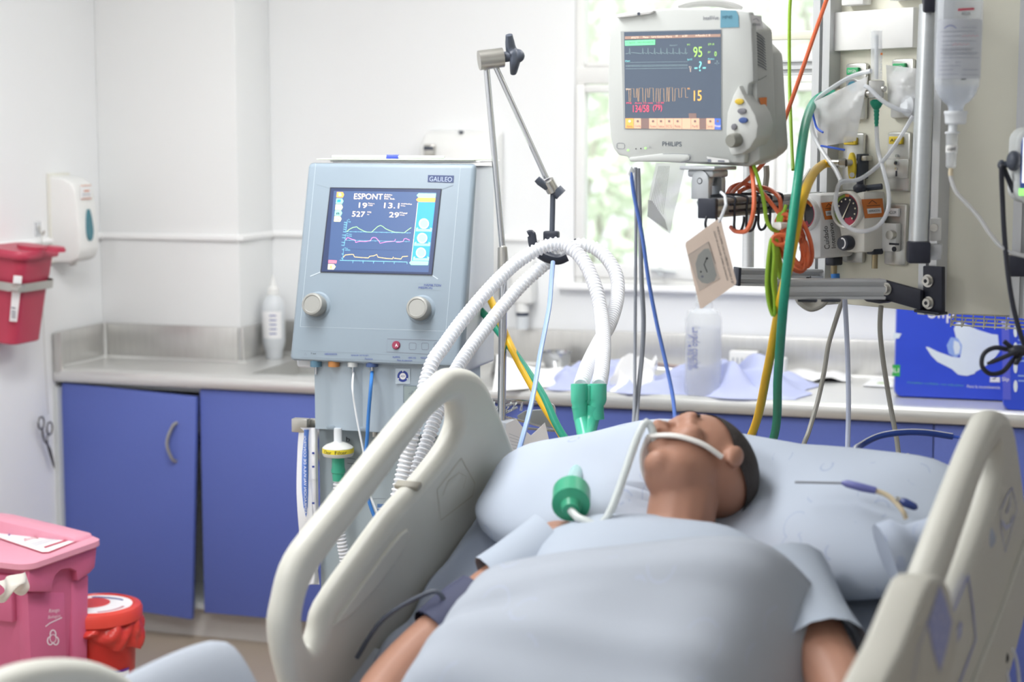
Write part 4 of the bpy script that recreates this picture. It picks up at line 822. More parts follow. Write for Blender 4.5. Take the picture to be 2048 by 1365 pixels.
# ================================================================ flowmeter
FM=thing('oxygen_flowmeter','clear tube oxygen flowmeter with green nipple on the pendant','flowmeter',Matrix.Translation(pf(1753,180,-.085)))
fi=FM.matrix_world.inverted(); fo_=-.085
def g(x,y,o=fo_): return fi@pf(x,y,o)
b=MB(M_plate); b.box(g(1753,179),(.028,.026,.034),.003,M=None); b.m(M_nickel).cyl(g(1766,178),g(1770,178),.006); b.cyl(g(1753,180),g(1753,180,-.01),.008); b.build('valve_block',FM)
b=MB(M_clear); b.cyl(g(1753,160),g(1753,62),.0108,n=20); b.m(M_milk).cyl(g(1753,158),g(1753,70),.004); b.build('sight_tube',FM)
b=MB(M_orange); b.box(g(1763,108,fo_-.008),(.004,.002,.004)); 
for y in range(116,158,6): b.m(M_inkp).box(g(1762,y,fo_-.009),(.003,.001,.0012))
b.build('scale',FM)
b=MB(M_nickel); b.cyl(g(1722,189),g(1735,188),.009,n=10); b.cyl(g(1735,188),g(1745,187),.006); b.build('control_knob',FM)
M_gnip=mat('dark_green_nipple',(32,140,112),.35)
b=MB(M_gnip); b.tube([g(1753,199),g(1753,203),g(1753,207),g(1753,214),g(1753,219)],[.008,.0125,.0125,.009,.005],16); b.tube([g(1753,y) for y in range(218,256,4)],[.0045,.0058,.0044,.0054,.0042,.005,.0038,.0046,.0034,.004],12); b.build('nipple',FM)
G5=lambda pts:[pf(*p) for p in pts]
cable('oxygen_tubing',G5([(1753,252,-.085),(1756,300,-.08),(1768,345,-.10),(1777,385,-.135),(1775,422,-.16),(1756,452,-.17),(1722,463,-.17),(1690,450,-.17),(1673,418,-.165),(1673,385,-.15),(1684,364,-.13),(1720,358,-.10),(1762,326,-.09),(1797,280,-.09),(1826,232,-.085)]),.0042,M_tubec,'clear oxygen tubing looping down in front of the two regulators','tubing')
cable('oxygen_tubing',G5([(1830,222,-.075),(1800,220,-.1),(1765,202,-.12),(1740,178,-.13),(1700,150+20,-.13)][:4]+[(1730,172,-.13)]),.0042,M_tubec,'short clear tubing passing in front of the flowmeter knob','tubing')
cable('oxygen_tubing',G5([(1742,142,-.1),(1705,152,-.1),(1665,175,-.1),(1634,200,-.1),(1622,235,-.1),(1628,272,-.1),(1648,308,-.11),(1670,338,-.12),(1682,362,-.13)]),.0045,M_tubec,'clear tubing arching left from the flowmeter around the zip bag','tubing')
b=MB(M_milk); c=pf(1832,212,-.06); b.lathe([(0,0),(.018,0),(.02,.004),(.02,.02),(.012,.028),(0,.028)],frame(c,(0,0,1),PF.to_3x3()@Vector((-.3,-1,0)))); b=b.build('mask_connector'); tag(b,'round white connector hanging beside the grey pole','connector')
# plastic bags
def quilt(name,Q,off,amp,seed,m,extra=None,nu=18,nv=14):
    rnd=random.Random(seed); s_=MB(m)
    for sgn in (0,1):
        def fn(u,v):
            x=(Q[0][0]*(1-u)+Q[1][0]*u)*(1-v)+(Q[3][0]*(1-u)+Q[2][0]*u)*v; y=(Q[0][1]*(1-u)+Q[1][1]*u)*(1-v)+(Q[3][1]*(1-u)+Q[2][1]*u)*v
            bul=math.sin(PI*u)*math.sin(PI*v); w_=math.sin(u*9+seed+v*4)*.004+math.sin(v*13+u*5+seed)*.003
            return pf(x,y,off-(amp*bul if sgn else -amp*.4*bul)+w_)
        s_.grid(fn,nu,nv)
    if extra: extra(s_)
    return s_.build(name)
M_zip=mat('blue_zip_seal',(70,110,226),.4)
def zl(s_): 
    s_.m(M_zip).tube(smooth_pts(G5([(1622,208,-.128),(1628,238,-.128),(1634,256,-.128),(1646,265,-.130)]),5),.0022,6); s_.tube(G5([(1642,292,-.128),(1665,296,-.13),(1689,300,-.128)]),.0022,6)
tag(quilt('zip_bag',[(1621,207),(1736,152),(1712,282),(1640,294)],-.115,.02,2,M_bag,zl),'clear zip bag with blue seal hanging left of the flowmeter','bag')
tag(quilt('plastic_bag',[(1772,130),(1842,138),(1830,246),(1776,205)],-.07,.022,5,M_bag),'crumpled clear plastic bag between the flowmeter and the grey pole','bag')
# brass couplings on the outlets
M_brass=mat('dull_brass',(164,150,120),.35,.8,var=.08)
CO=thing('gas_coupling','brass coupling with blue-ringed gauge at the upper left green outlet','coupling',Matrix.Translation(pf(1690,186,-.03)))
ci=CO.matrix_world.inverted(); g6=lambda x,y,o:ci@pf(x,y,o)
b=MB(M_brass); b.cyl(g6(1660,190,-.05),g6(1676,188,-.05),.008); b.cyl(g6(1676,188,-.05),g6(1684,187,-.05),.010,n=6); b.cyl(g6(1684,187,-.05),g6(1704,180,-.03),.007); b.build('hose_tail',CO); b=MB(M_chrome); b.cyl(g6(1705,172,-.04),g6(1705,172,-.005),.013); b.m(mat('cyan_ring',(96,170,196),.4)).cyl(g6(1705,172,-.042),g6(1705,172,-.039),.0095); b.build('probe',CO)
CO=thing('gas_coupling','yellow plated coupling on the lower left yellow outlet','coupling',Matrix.Translation(pf(1705,325,-.03)))
ci=CO.matrix_world.inverted()
b=MB(M_nickel); b.cyl(g6(1655,326,-.06),g6(1680,326,-.055),.007); b.cyl(g6(1680,326,-.055),g6(1692,326,-.05),.009,n=6); b.cyl(g6(1692,326,-.05),g6(1712,325,-.03),.007); b.build('hose_tail',CO)
b=MB(M_ytag); v=[fp(PF,1703+7*math.cos(a)*(1),333+28*math.sin(a)*1.0,-.04) for a in [2*PI*i/20 for i in range(20)]]; b.prism([(p.x,p.z) for p in v],'y',-.042,-.034,.001); b.m(M_nickel).cyl(fp(PF,1704,350,-.046),fp(PF,1704,350,-.04),.005); b.build('key_plate',CO,ci@PF)
b=MB(M_dark); a0=fp(PF,1713,358,-.03); a1=fp(PF,1721,308,-.03); b.box(((a0.x+a1.x)/2,-.018,(a0.z+a1.z)/2),(a1.x-a0.x,.03,a1.z-a0.z),.002); b.m(M_nickel); a0=fp(PF,1721,322,-.03); a1=fp(PF,1733,312,-.03); b.box(((a0.x+a1.x)/2,-.02,(a0.z+a1.z)/2),(a1.x-a0.x,.02,a1.z-a0.z),.002); b.build('latch',CO,ci@PF)
# ================================================================ vacuum regulators
def solve_d(xb,xf,y):
    X=fp(PF,xb,y).x; lo,hi=0.,.4
    for _ in range(50):
        m_=(lo+hi)/2; px=pix(PF@Vector((X,-m_,fp(PF,xb,y).z)))[0]
        if px>xf: lo=m_
        else: hi=m_
    return X,lo
M_reg=mat('regulator_white',(236,238,240),.35,var=.015); M_regc=mat('regulator_cream',(236,234,226),.38,var=.015); M_gface=mat('gauge_black',(52,50,58),.4); M_gr=mat('gauge_red',(176,52,78),.4); M_gg=mat('gauge_green',(140,166,70),.4); M_go=mat('gauge_orange',(226,132,74),.4); M_needle=mat('gauge_cream',(240,234,206),.4)
def regulator(name,label,xb,xf,y,outl,gx,gy,gr,m,kn,lab,kind):
    X,d=solve_d(xb,xf,y); d=max(.05,d); T=thing(name,label,'vacuum regulator',PF@Matrix.Translation((X,-d,fp(PF,xf,y,-d).z))); ti=T.matrix_world.inverted()@PF
    b=MB(m,PF); pts=[(fp(PF,px,py,-d).x,fp(PF,px,py,-d).z) for px,py in outl]; b.prism(pts,'y',-d,-.016,.006,2); b.build('housing',T,ti)
    c=fp(PF,gx,gy,-d); r=gr*3.3/F; Mx=Matrix.Translation((c.x,-d,c.z))@Matrix.Rotation(PI/2,4,'X')
    b=MB(m,PF); b.lathe([(r*1.16,-.004),(r*1.16,.010),(r*1.08,.013),(r*1.0,.011),(r*1.0,.004)],Mx,40,caps=False); b.build('gauge_bezel',T,ti)
    b=MB(M_gface); b.lathe([(r,.004),(r,.006),(0,.006)],Mx,40)
    def arc(a0,a1,r0,r1,mm,z=.0068):
        b.m(mm); n=14; vs=[]
        for i in range(n+1):
            a_=math.radians(a0+(a1-a0)*i/n); vs+=[(r0*r*math.cos(a_),r0*r*math.sin(a_),z),(r1*r*math.cos(a_),r1*r*math.sin(a_),z)]
        b.add(vs,[(2*i,2*i+1,2*i+3,2*i+2) for i in range(n)],Mx)
    if kind:
        arc(-60,80,.86,.97,M_gr); arc(100,170,.8,.97,M_gg); arc(190,250,.82,.97,M_gg); arc(255,310,.5,.97,M_gr); arc(80,100,.8,.97,M_go)
        for k in range(9): a_=math.radians(-50+k*30); b.m(M_needle).lathe([(.0018,.0068),(.0018,.0071),(0,.0071)],Mx@Matrix.Translation((r*.66*math.cos(a_),r*.66*math.sin(a_),0)),8)
        na=62
    else:
        arc(40,140,.72,.95,M_go); arc(-60,40,.82,.95,M_gr); arc(140,235,.8,.9,M_gg); arc(240,300,.5,.9,M_gr); na=92
    a_=math.radians(na); b.m(M_needle); ux,uy=math.cos(a_),math.sin(a_); b.add([(ux*r*.85,uy*r*.85,.0085),(-uy*.0016-ux*r*.7,ux*.0016-uy*r*.7,.0085),(uy*.0016-ux*r*.7,-ux*.0016-uy*r*.7,.0085)],[(0,1,2)],Mx)
    b.build('gauge_face',T,ti)
    kx,ky,kr,km=kn; c=fp(PF,kx,ky,-d); kr_=kr*3.3/F; Mk=Matrix.Translation((c.x,-d,c.z))@Matrix.Rotation(PI/2,4,'X')
    b=MB(km); b.lathe([(kr_*.9,-.004),(kr_,.004),(kr_,.018),(kr_*.9,.022),(0,.022)],Mk,24)
    if km is M_black: 
        b.m(M_label); vs=[]
        for i in range(9): a_=math.radians(110-i*25); vs+=[(kr_*.42*math.cos(a_),kr_*.55*math.sin(a_),.0226),(kr_*.62*math.cos(a_),kr_*.75*math.sin(a_),.0226)]
        b.add(vs,[(2*i,2*i+1,2*i+3,2*i+2) for i in range(8)],Mk)
    b.build('control_knob',T,ti)
    RS=yaw(PF@Vector((X,0,0)),PYAW+90); si=T.matrix_world.inverted()@RS
    b=MB(M_orange,RS); q=lab; b.poly(q,M_orange,-.001); mid=lambda a,b_,t:(a[0]+(b_[0]-a[0])*t,a[1]+(b_[1]-a[1])*t)
    def sub(u0,u1,v0,v1): 
        f_=lambda u,v: mid(mid(q[0],q[1],u),mid(q[3],q[2],u),v)
        return [f_(u0,v0),f_(u1,v0),f_(u1,v1),f_(u0,v1)]
    b.poly(sub(.18,.88,.5,.78),M_label,-.0016); s_=sub(.25,.8,.58,.7); b.gly4('HEPAROTOMIA' if False else 'ASPIRACION',(s_[3],s_[2],s_[1],s_[0]),M_ink,-.002)
    s_=sub(.2,.85,.36,.42); b.line([s_[0],s_[1]],1,M_ink,-.0016); s_=sub(.3,.7,.08,.26); b.line([s_[3],mid(s_[0],s_[1],.5),s_[2]],1.2,M_ink,-.0016)
    if not kind:
        b.gly4('Cuidado',((1660,498),(1655,452),(1646,453),(1649,499)),M_ink,-.0012); b.gly4('Intensivo',((1672,496),(1666,446),(1658,447),(1663,497)),M_ink,-.0012)
    b.build('label',T,si)
    return T,ti,X,d
T,ti,X,d=regulator('vacuum_regulator','white vacuum regulator with handwritten side, left of the two, behind the green hose',1718,1641,450,[(1590,410),(1598,393),(1620,386),(1641,390),(1641,516),(1618,519),(1608,508),(1602,480),(1592,455),(1588,432)],1613,428,32,M_reg,(1618,496,9,M_greyw),[(1642,406),(1672,403),(1673,438),(1650,440)],False)
b=MB(M_black,PF); c=fp(PF,1668,522,-.04); b.box((c.x,-.04,c.z),(.022,.03,.018),.003); b.m(M_brass).cyl((c.x,-.04,c.z-.008),(c.x,-.04,c.z-.032),.0065); b.m(M_bluet).cyl((c.x+.004,-.04,c.z-.026),(c.x+.006,-.04,c.z-.044),.009); b.build('outlet_port',T,ti)
T,ti,X,d=regulator('vacuum_regulator','cream vacuum regulator with black knob, right of the two, nearer the pole',1782,1728,440,[(1672,428),(1676,402),(1690,389),(1728,383),(1729,505),(1708,506),(1686,503),(1680,470)],1698,420,34,M_regc,(1699,486,16,M_black),[(1723,399),(1765,397),(1769,434),(1730,437)],True)
b=MB(M_black,PF); c=fp(PF,1750,503,-.04); b.box((c.x,-.04,c.z),(.02,.03,.012),.003); b.m(M_brass).cyl((c.x,-.04,c.z-.006),(c.x,-.04,c.z-.034),.006); b.build('outlet_port',T,ti)
b=MB(M_black,PF); c=fp(PF,1720,377,-.07); b.ball((c.x,-.07,c.z),(.014,.014,.010)); b.cyl((c.x,-.07,c.z+.004),(c.x,-.07,c.z+.018),.007); b.m(M_dark).tube([(c.x,-.05,c.z),(c.x+.03,-.04,c.z+.004)],.006,8); b.build('top_valve',T,ti)
# ================================================================ hoses and cables of the pendant
M_gh=mat('green_oxygen_hose',(38,150,122),.4,var=.10,scale=160); M_yh=mat('yellow_air_hose',(236,188,36),.38,var=.03); M_or=mat('orange_cable',(226,112,72),.4); M_gy=mat('lime_green_cable',(156,198,62),.4); M_gc=mat('grey_cable',(168,166,158),.45); M_gc2=mat('mid_grey_cable',(140,144,152),.45); M_bc=mat('black_cable',(40,42,52),.4)
cable('oxygen_hose',G5([(1672,189,-.05),(1650,190,-.06),(1628,205,-.08)])+C([(1613,240,3.33),(1604,290,3.25),(1597,350,3.19),(1588,420,3.16),(1577,510,3.15),(1566,620,3.2),(1556,750,3.4),(1546,880,3.62),(1480,980,3.75),(1330,1010,3.82),(1200,960,3.85),(1125,870,3.88),(1085,790,3.92),(1035,715,3.98),(985,648,4.05),(960,620,4.08)]),.0088,M_gh,'green oxygen hose dropping from the pendant and running to the ventilator','hose',10,14)
cable('air_hose',G5([(1660,326,-.06),(1645,330,-.07)])+C([(1625,350,3.3),(1606,395,3.2),(1594,450,3.17),(1578,530,3.17),(1560,610,3.22),(1535,740,3.42),(1505,865,3.65),(1440,960,3.78),(1300,990,3.84),(1170,930,3.87),(1105,840,3.9),(1060,765,3.94),(1020,690,4.0),(985,608,4.06),(968,580,4.1)]),.0088,M_yh,'yellow air hose dropping from the pendant and running to the ventilator','hose',10,14)
cable('orange_cable',C([(1660,-20,3.45),(1625,80,3.42),(1580,210,3.4),(1545,300,3.38),(1505,350,3.36),(1472,378,3.33),(1462,390,3.3)]),.0042,M_or,'orange cable slanting down from the top behind the monitor','cable')
cable('orange_cable',C([(1502,332,3.28),(1507,370,3.24),(1508,410,3.22),(1503,440,3.22),(1492,462,3.22),(1472,463,3.24),(1462,455,3.27)]),.0042,M_or,'orange cable dropping from the monitor in front of the beam','cable')
cable('orange_cable',C([(1455,388,3.34),(1465,374,3.36),(1490,368,3.36),(1520,382,3.33),(1545,410,3.3),(1560,430,3.28),(1575,450,3.26)]),.0042,M_or,'orange cable looping low over the beam into the coil','cable')
cable('orange_cable',C([(1478,384,3.33),(1500,374,3.36),(1530,376,3.36),(1552,388,3.32),(1561,405,3.29),(1560,440,3.27)]),.0042,M_or,'orange cable arching high over the beam into the coil','cable')
OC=thing('cable_coil','coil of orange cable tied with white tape behind the green hose','cable',Matrix.Translation(at(1585,470,3.28)))
oi=OC.matrix_world.inverted()
b=MB(M_or); rnd=random.Random(12)
for i in range(7):
    cx,cy,rx,ry,t0=1588+rnd.uniform(-6,8),484+rnd.uniform(-6,6),14+i*2.2,48+i*1.6,rnd.uniform(-.12,.12)
    b.tube([oi@at(cx+rx*math.cos(a)+.28*ry*math.sin(a),cy+ry*math.sin(a),3.26+.012*math.sin(a*2+i)+i*.006) for a in [2*PI*k/28 for k in range(28)]],.0042,8,closed=True)
b.tube([oi@at(1560+15*math.cos(a),480+10*math.sin(a),3.22) for a in [2*PI*k/20 for k in range(20)]],.0042,8,closed=True)
b.build('cable_loops',OC); MB(M_white).tube([oi@at(1548,450,3.24),oi@at(1558,453,3.23),oi@at(1572,450,3.25)],[.005,.008,.005],8).build('tie',OC)
cable('green_cable',C([(1583,-20,3.5),(1579,30,3.5),(1579,160,3.5),(1583,280,3.46),(1586,340,3.42)]),.0035,M_gy,'lime green cable hanging straight down from the top behind the monitor','cable')
cable('green_cable',C([(1507,330,3.27),(1518,365,3.25),(1528,405,3.24),(1533,440,3.24),(1543,458,3.24),(1556,462,3.26)]),.0038,M_gy,'lime green cable running from the monitor to the orange coil','cable')
GC=thing('cable_coil','coil of lime green cable hanging below the orange coil','cable',Matrix.Translation(at(1550,540,3.24))); gi=GC.matrix_world.inverted(); b=MB(M_gy)
for i in range(4): b.tube(smooth_pts([gi@at(x,y,3.22+i*.008) for x,y in ((1543+i*3,478),(1536+i*2,520),(1533+i*2,570),(1538+i*3,610+i*5),(1547+i*2,632-i*4),(1549+i,600),(1545+i*2,560),(1548+i*2,510))],5,True),.0034,8,closed=True)
for i in range(3): b.tube(smooth_pts([gi@at(x,y,3.26+i*.006) for x,y in ((1572,410+i*8),(1566-i*4,430),(1562-i*3,445))],5),.0034,8); b.tube(smooth_pts([gi@at(x,y,3.27+i*.006) for x,y in ((1545+i*4,480),(1552+i*5,530),(1560+i*3,560),(1552+i*2,572))],5),.0034,8)
b.build('cable_loops',GC)
cable('grey_cable',C([(1532,332,3.45),(1533,352,3.45),(1529,384,3.45)]),.006,M_gc,'short thick grey cable under the back of the monitor','cable')
b=MB(M_gc)
for i in range(4): b.tube(smooth_pts([at(x,y,3.42+i*.012) for x,y in ((1592+i*4,590),(1600+i*4,606),(1622+i*2,619-i*3),(1645-i*2,610-i*2),(1660-i*4,590))],5),.0055,8)
b=b.build('grey_cable_coil'); tag(b,'loops of thick grey cable sagging under the aluminium rail','cable')
cable('grey_line',C([(1686,596,3.5),(1672,640,3.52),(1657,690,3.54),(1648,745,3.55),(1636,800,3.55),(1618,862,3.52),(1604,905,3.5),(1596,1000,3.48),(1596,1300,3.45),(1600,1700,3.45)]),.0048,M_gc,'grey line hanging slanted from the pendant, leftmost of three','line')
cable('clear_line',C([(1689,590,3.46),(1693,660,3.48),(1696,740,3.5),(1697,820,3.5),(1695,900,3.48),(1694,1000,3.46),(1690,1300,3.45),(1690,1700,3.45)]),.005,mat('bluish_clear_line',(206,214,236),.3,alpha=.85),'bluish clear line hanging straight from the pendant, middle of three','line')
cable('grey_line',C([(1762,612,3.45),(1760,660,3.46),(1766,720,3.48),(1777,790,3.5),(1786,840,3.5),(1796,900,3.48),(1802,1000,3.46),(1800,1300,3.45),(1796,1700,3.45)]),.005,M_gc,'grey line hanging from the pendant, rightmost of three','line')
b=MB(mat('navy_guide_tube',(44,72,150),.35)); P_=smooth_pts(C([(1700,960,3.12),(1708,905,3.2),(1720,892,3.3),(1755,874,3.33),(1800,866,3.33),(1850,866,3.33),(1905,874,3.33)]),6); b.tube(P_,.0062,10); b.m(M_label).tube([p+UP*.0052-FW*.002 for p in P_],.0016,6); b.m(M_zip).tube(C([(1905,874,3.33),(1922,876,3.33)]),.003,8); b=b.build('suction_catheter'); tag(b,'curved navy blue catheter with white edge sticking out above the pillow','tube')
cable('grey_cable',C([(1271,335,3.3),(1272,420,3.3),(1271,560,3.3),(1270,700,3.3),(1269,800,3.25),(1266,860,3.2)]),.0032,M_gc2,'grey cable hanging from the monitor, leftmost','cable')
cable('grey_cable',C([(1276,337,3.32),(1280,450,3.32),(1283,560,3.32),(1287,640,3.32),(1284,710,3.31),(1275,800,3.26),(1272,860,3.2)]),.0046,M_gc2,'thicker grey cable hanging from the monitor beside the thin one','cable')
cable('blue_cable',C([(1262,342,3.28),(1268,390,3.28),(1284,470,3.28),(1297,560,3.28),(1312,640,3.28),(1330,720,3.27),(1345,790,3.24),(1352,860,3.18)]),.0038,mat('denim_blue_cable',(84,116,190),.4),'blue cable hanging from the monitor towards the pillow','cable')
b=MB(M_greyw); b.prism([(fp(yaw(at(1263,340,3.28),17),x,y).x,fp(yaw(at(1263,340,3.28),17),x,y).z) for x,y in ((1262,332),(1256,348),(1263,362),(1269,340))],'y',-.004,.004,.001); b=b.build('cable_plug',fr=yaw(at(1263,340,3.28),17)); tag(b,'small grey plug at the lower left of the monitor','plug')
cable('sensing_tube',C([(1106,524,3.88),(1103,560,3.85),(1099,610,3.8),(1090,660,3.74),(1080,710,3.68),(1072,760,3.6),(1060,820,3.5),(1044,880,3.42),(1026,945,3.36)]),.0052,M_pblue,'pale blue pressure tube hanging from the hose cradle','tube')
# hook rack
HR=thing('hook_rack','row of black wire hooks slung over the aluminium beam under the monitor','hooks',Matrix.Translation(at(1450,425,3.2)))
hi=HR.matrix_world.inverted()
bd=(at(1646,399,3.62)-at(1419,417,3.22)); 
def onb(t,dy,o=-.026):   # along the beam, dy metres below its axis, o in front
    p=at(1419,417,3.22)+bd*t; side=Vector((bd.y,-bd.x,0)).normalized(); return hi@(p+side*(-o)+Vector((0,0,-dy)))
for i,t in enumerate((.10,.20,.30,.40,.50)):
    b=MB(M_bc); b.tube(smooth_pts([onb(t-.03,-.021,.02),onb(t,-.022,0),onb(t,-.018),onb(t,.0),onb(t,.022),onb(t,.036),onb(t+.02,.046),onb(t+.055,.043),onb(t+.075,.030),onb(t+.08,.018)],5),.0026,8); b.build('hook',HR)
for dy_ in (-.006,.006): MB(M_bc).tube([onb(.08,dy_,-.022),onb(.52,dy_,-.022)],.0026,8).build('cross_wire',HR)
MB(M_bc).tube(smooth_pts([onb(-.02,.014,.0),onb(-.03,.03,0),onb(0.0,.044,0),onb(.05,.040,0),onb(.06,.02,0)],5),.0026,8).build('hook',HR)
# laminated tag
TF=yaw(at(1420,530,3.14),14,4)
TG=thing('laminated_tag','beige laminated tag with a compass picture hanging under the monitor','tag',TF)
tp_=lambda x,y:(1240+x*.2271,310+y*.2271)
b=MB(mat('beige_laminate',(236,216,200),.25,var=.02),TF); q=[fp(TF,*tp_(*p)) for p in ((890,565),(905,640),(1025,1115),(1020,1140),(725,1352),(705,1355),(575,800),(580,770),(840,580),(872,562))]
b.prism([(p.x,p.z) for p in q],'y',-.0006,.0006); b.build('card',TG)
b=MB(M_ink,TF); b.poly([tp_(*p) for p in ((600,885),(780,765),(878,1090),(700,1200))],mat('tan_photo',(204,190,178),.4),-.0012); b.poly([tp_(*p) for p in ((665,960),(690,880),(740,830),(780,825),(800,860),(850,1060),(830,1110),(770,1135),(720,1125),(685,1085))],mat('grey_photo',(158,160,156),.4),-.0016)
b.line([tp_(765,905),tp_(755,935),tp_(740,965),tp_(768,1035)],1.6,M_ink,-.002); b.disc(*tp_(766,912),2.2,2.2,M_ink,-.002); b.disc(*tp_(712,1030),1.4,2,M_ink,-.002); b.disc(*tp_(725,1072),2.4,2.4,M_inkg,-.002); b.line([tp_(780,765),tp_(840,960)],.8,M_ink,-.002); b.line([tp_(600,885),tp_(780,765)],.5,M_inkg,-.002)
b.gly4('*PUEDA DORMIR CON LA CABECERA ELEVADA A 30°',(tp_(850,632),tp_(985,1138),tp_(1004,1132),tp_(866,626)),M_ink,-.0014); b.gly4('LUEGO DE CUALQUIER CAMBIO DE POSICION',(tp_(822,676),tp_(938,1110),tp_(955,1104),tp_(838,670)),M_ink,-.0014); b.build('print',TG)
b=MB(M_milk); ti_=TF.inverted(); b.tube([ti_@at(*p) for p in ((1437,446,3.138),(1444,432,3.13),(1452,410,3.13),(1450,392,3.15),(1442,385,3.18))],.0028,8); b.build('loop',TG)
# foil sachet under the monitor
SF=yaw(at(1325,395,3.3),17); sch=MB(M_bag,SF); q=[fp(SF,x,y) for x,y in ((1312,326),(1372,326),(1350,420),(1340,468),(1294,433),(1300,385))]
for o_ in (-.004,.004): sch.add([(p.x,o_*math.sin(i*1.3+.5),p.z) for i,p in enumerate(q)],[(0,1,2),(0,2,3),(0,3,5),(3,4,5)])
sch.m(mat('grey_sachet_print',(150,150,150),.4,alpha=.55))
for i in range(9): sch.line([(1318+i*2.6,332),(1302+i*3.0,405+i*3)],1.1,sch.ms[-1],-.005)
sch.poly([(1296,400),(1304,402),(1330,440),(1336,462),(1295,433)],sch.ms[1],-.005); sch=sch.build('clear_sachet',fr=SF,smooth=None); tag(sch,'clear printed sachet dangling under the monitor in front of the window','packet')
# ================================================================ patient monitor
MF=yaw(at(1345,175,3.33),-26,-5)
PM=thing('patient_monitor','grey patient monitor with a lit vital signs screen on the pendant arm','monitor',MF)
M_mon=mat('monitor_warm_grey',(194,197,194),.42,var=.015); M_mon2=mat('monitor_back_grey',(192,194,190),.45,var=.015)
c2=lambda x,y:(1180+x*.2637,y*.2637)
def mp(x,y,off=0): q=fp(MF,*c2(x,y),off); return (q.x,q.z)
out=[(185,112),(300,95),(480,75),(650,62),(990,68),(1150,78),(1205,95),(1222,180),(1232,400),(1238,620),(1200,640),(1170,1240),(300,1228),(280,1190),(215,1180),(175,1130),(152,1040),(138,850),(134,650),(142,350),(155,150)]
b=MB(M_mon,MF); hole=[mp(*p) for p in ((232,240),(998,222),(1000,988),(258,978))]
b.prism([mp(*p) for p in out],'y',0,.018,.004,2); b.build('front_bezel',PM)
bx0,bz0=mp(150,1150); bx1,bz1=mp(1225,110)
b=MB(M_mon2,MF); b.prism([(bx0+.02,bz0),(bx0+.02,bz1-.01),(bx1-.03,bz1-.01),(bx1-.006,bz1-.03),(bx1-.004,bz0-.015),(bx1-.03,bz0-.028),(bx0+.06,bz0-.02)],'y',.016,.075,.006,2)
b.prism([(bx0+.04,bz0+.01),(bx0+.04,bz1-.04),(bx1-.05,bz1-.04),(bx1-.012,bz1-.075),(bx1-.006,bz0-.005),(bx1-.04,bz0-.026),(bx0+.06,bz0-.01)],'y',.07,.118,.010,2); b.build('rear_case',PM)
b=MB(M_white); p0=[MF.inverted()@at(*c2(*p),3.36) for p in ((665,55),(760,28),(880,18),(1000,25),(1100,50),(1150,75))]; b.tube(smooth_pts(p0,5),.008,10); b.build('carry_handle',PM)
b=MB(M_white,MF); b.prism([mp(*p) for p in ((205,125),(230,108),(330,88),(490,75),(498,88),(470,105),(330,125),(230,135))],'y',-.008,.03,.003); b.m(M_dark).poly([c2(*p) for p in ((358,94),(378,92),(380,116),(360,118))],M_dark,-.009); b.build('alarm_lamp',PM)
b=MB(M_mon,MF); b.prism([mp(*p) for p in ((300,1195),(550,1165),(750,1172),(765,1195),(760,1215),(700,1232),(560,1225),(310,1228))],'y',-.004,.03,.003); b.build('lower_flap',PM)
M_blk=mat('screen_bezel_grey',(170,174,174),.45)
b=MB(M_blk,MF); b.poly([c2(*p) for p in ((232,238),(1000,220),(1002,990),(256,982))],M_blk,-.0006)
d1=scr('monitor_blue_black',(74,84,98),.85); d2=scr('mon_bar',(150,124,112),.9); d3=scr('mon_green',(112,204,146),1.); d4=scr('mon_tan',(206,164,138),1.); d5=scr('mon_orange',(234,158,84)); d6=scr('mon_blue',(78,104,178)); dl=scr('mon_lime',(166,218,110)); dc_=scr('mon_cyan',(130,214,214)); da=scr('mon_amber',(250,186,92)); dr2=scr('mon_red',(230,84,110)); dg=scr('mon_trace',(128,150,152)); dcr=scr('mon_cream',(230,210,190)); dor=scr('mon_trace_orange',(196,160,120)); dbr=scr('mon_brown',(120,100,96))
b.poly([c2(*p) for p in ((258,244),(992,226),(994,984),(266,976))],d1,-.0012)
q=lambda *pts:[c2(*p) for p in pts]
b.poly(q((264,276),(990,258),(990,280),(264,298)),d2,-.0018)
for st,x0,x1,y in (('ADULTO',312,368,286),('Menu',402,442,283),('Lara Gomez Maria',468,622,279),('M',650,664,275),('6:30',700,738,274),('A-Pantalla C',800,890,270),('S',900,912,268)): b.gly4(st,(c2(x0,y+7),c2(x1,y+5),c2(x1,y-9),c2(x0,y-7)),dcr,-.0024)
b.poly(q((264,308),(494,300),(494,340),(266,348)),d3,-.0018); b.gly4('** SpO2   NO PULSATIL',(c2(272,334),c2(486,327),c2(486,312),c2(272,319)),d1,-.0024)
def tr(pts,w,m): b.line(q(*pts),w,m,-.0018)
base=[(270,408)]
for x in (300,400,440,490,537,583,630,677,724): base+=[(x-16,406),(x-4,405),(x,364),(x+4,412),(x+12,398)]
tr(base+[(740,403)],.8,dg)
for y,w in ((474,.5),(497,.6),(505,.5),(522,.6)): tr([(270,y+ (0)),(740,y-6)],w,dg)
resp=[(278,690)]; x=280; rnd=random.Random(3)
while x<735:
    w_=rnd.choice((8,14,22,26)); hi_=rnd.choice((664,668,672)); lo_=rnd.choice((770,772,768,740))
    resp+=[(x,hi_),(x+w_,hi_),(x+w_+3,lo_),(x+w_+3+w_*.7,lo_)]; x+=w_*1.7+6
tr(resp,.7,dor)
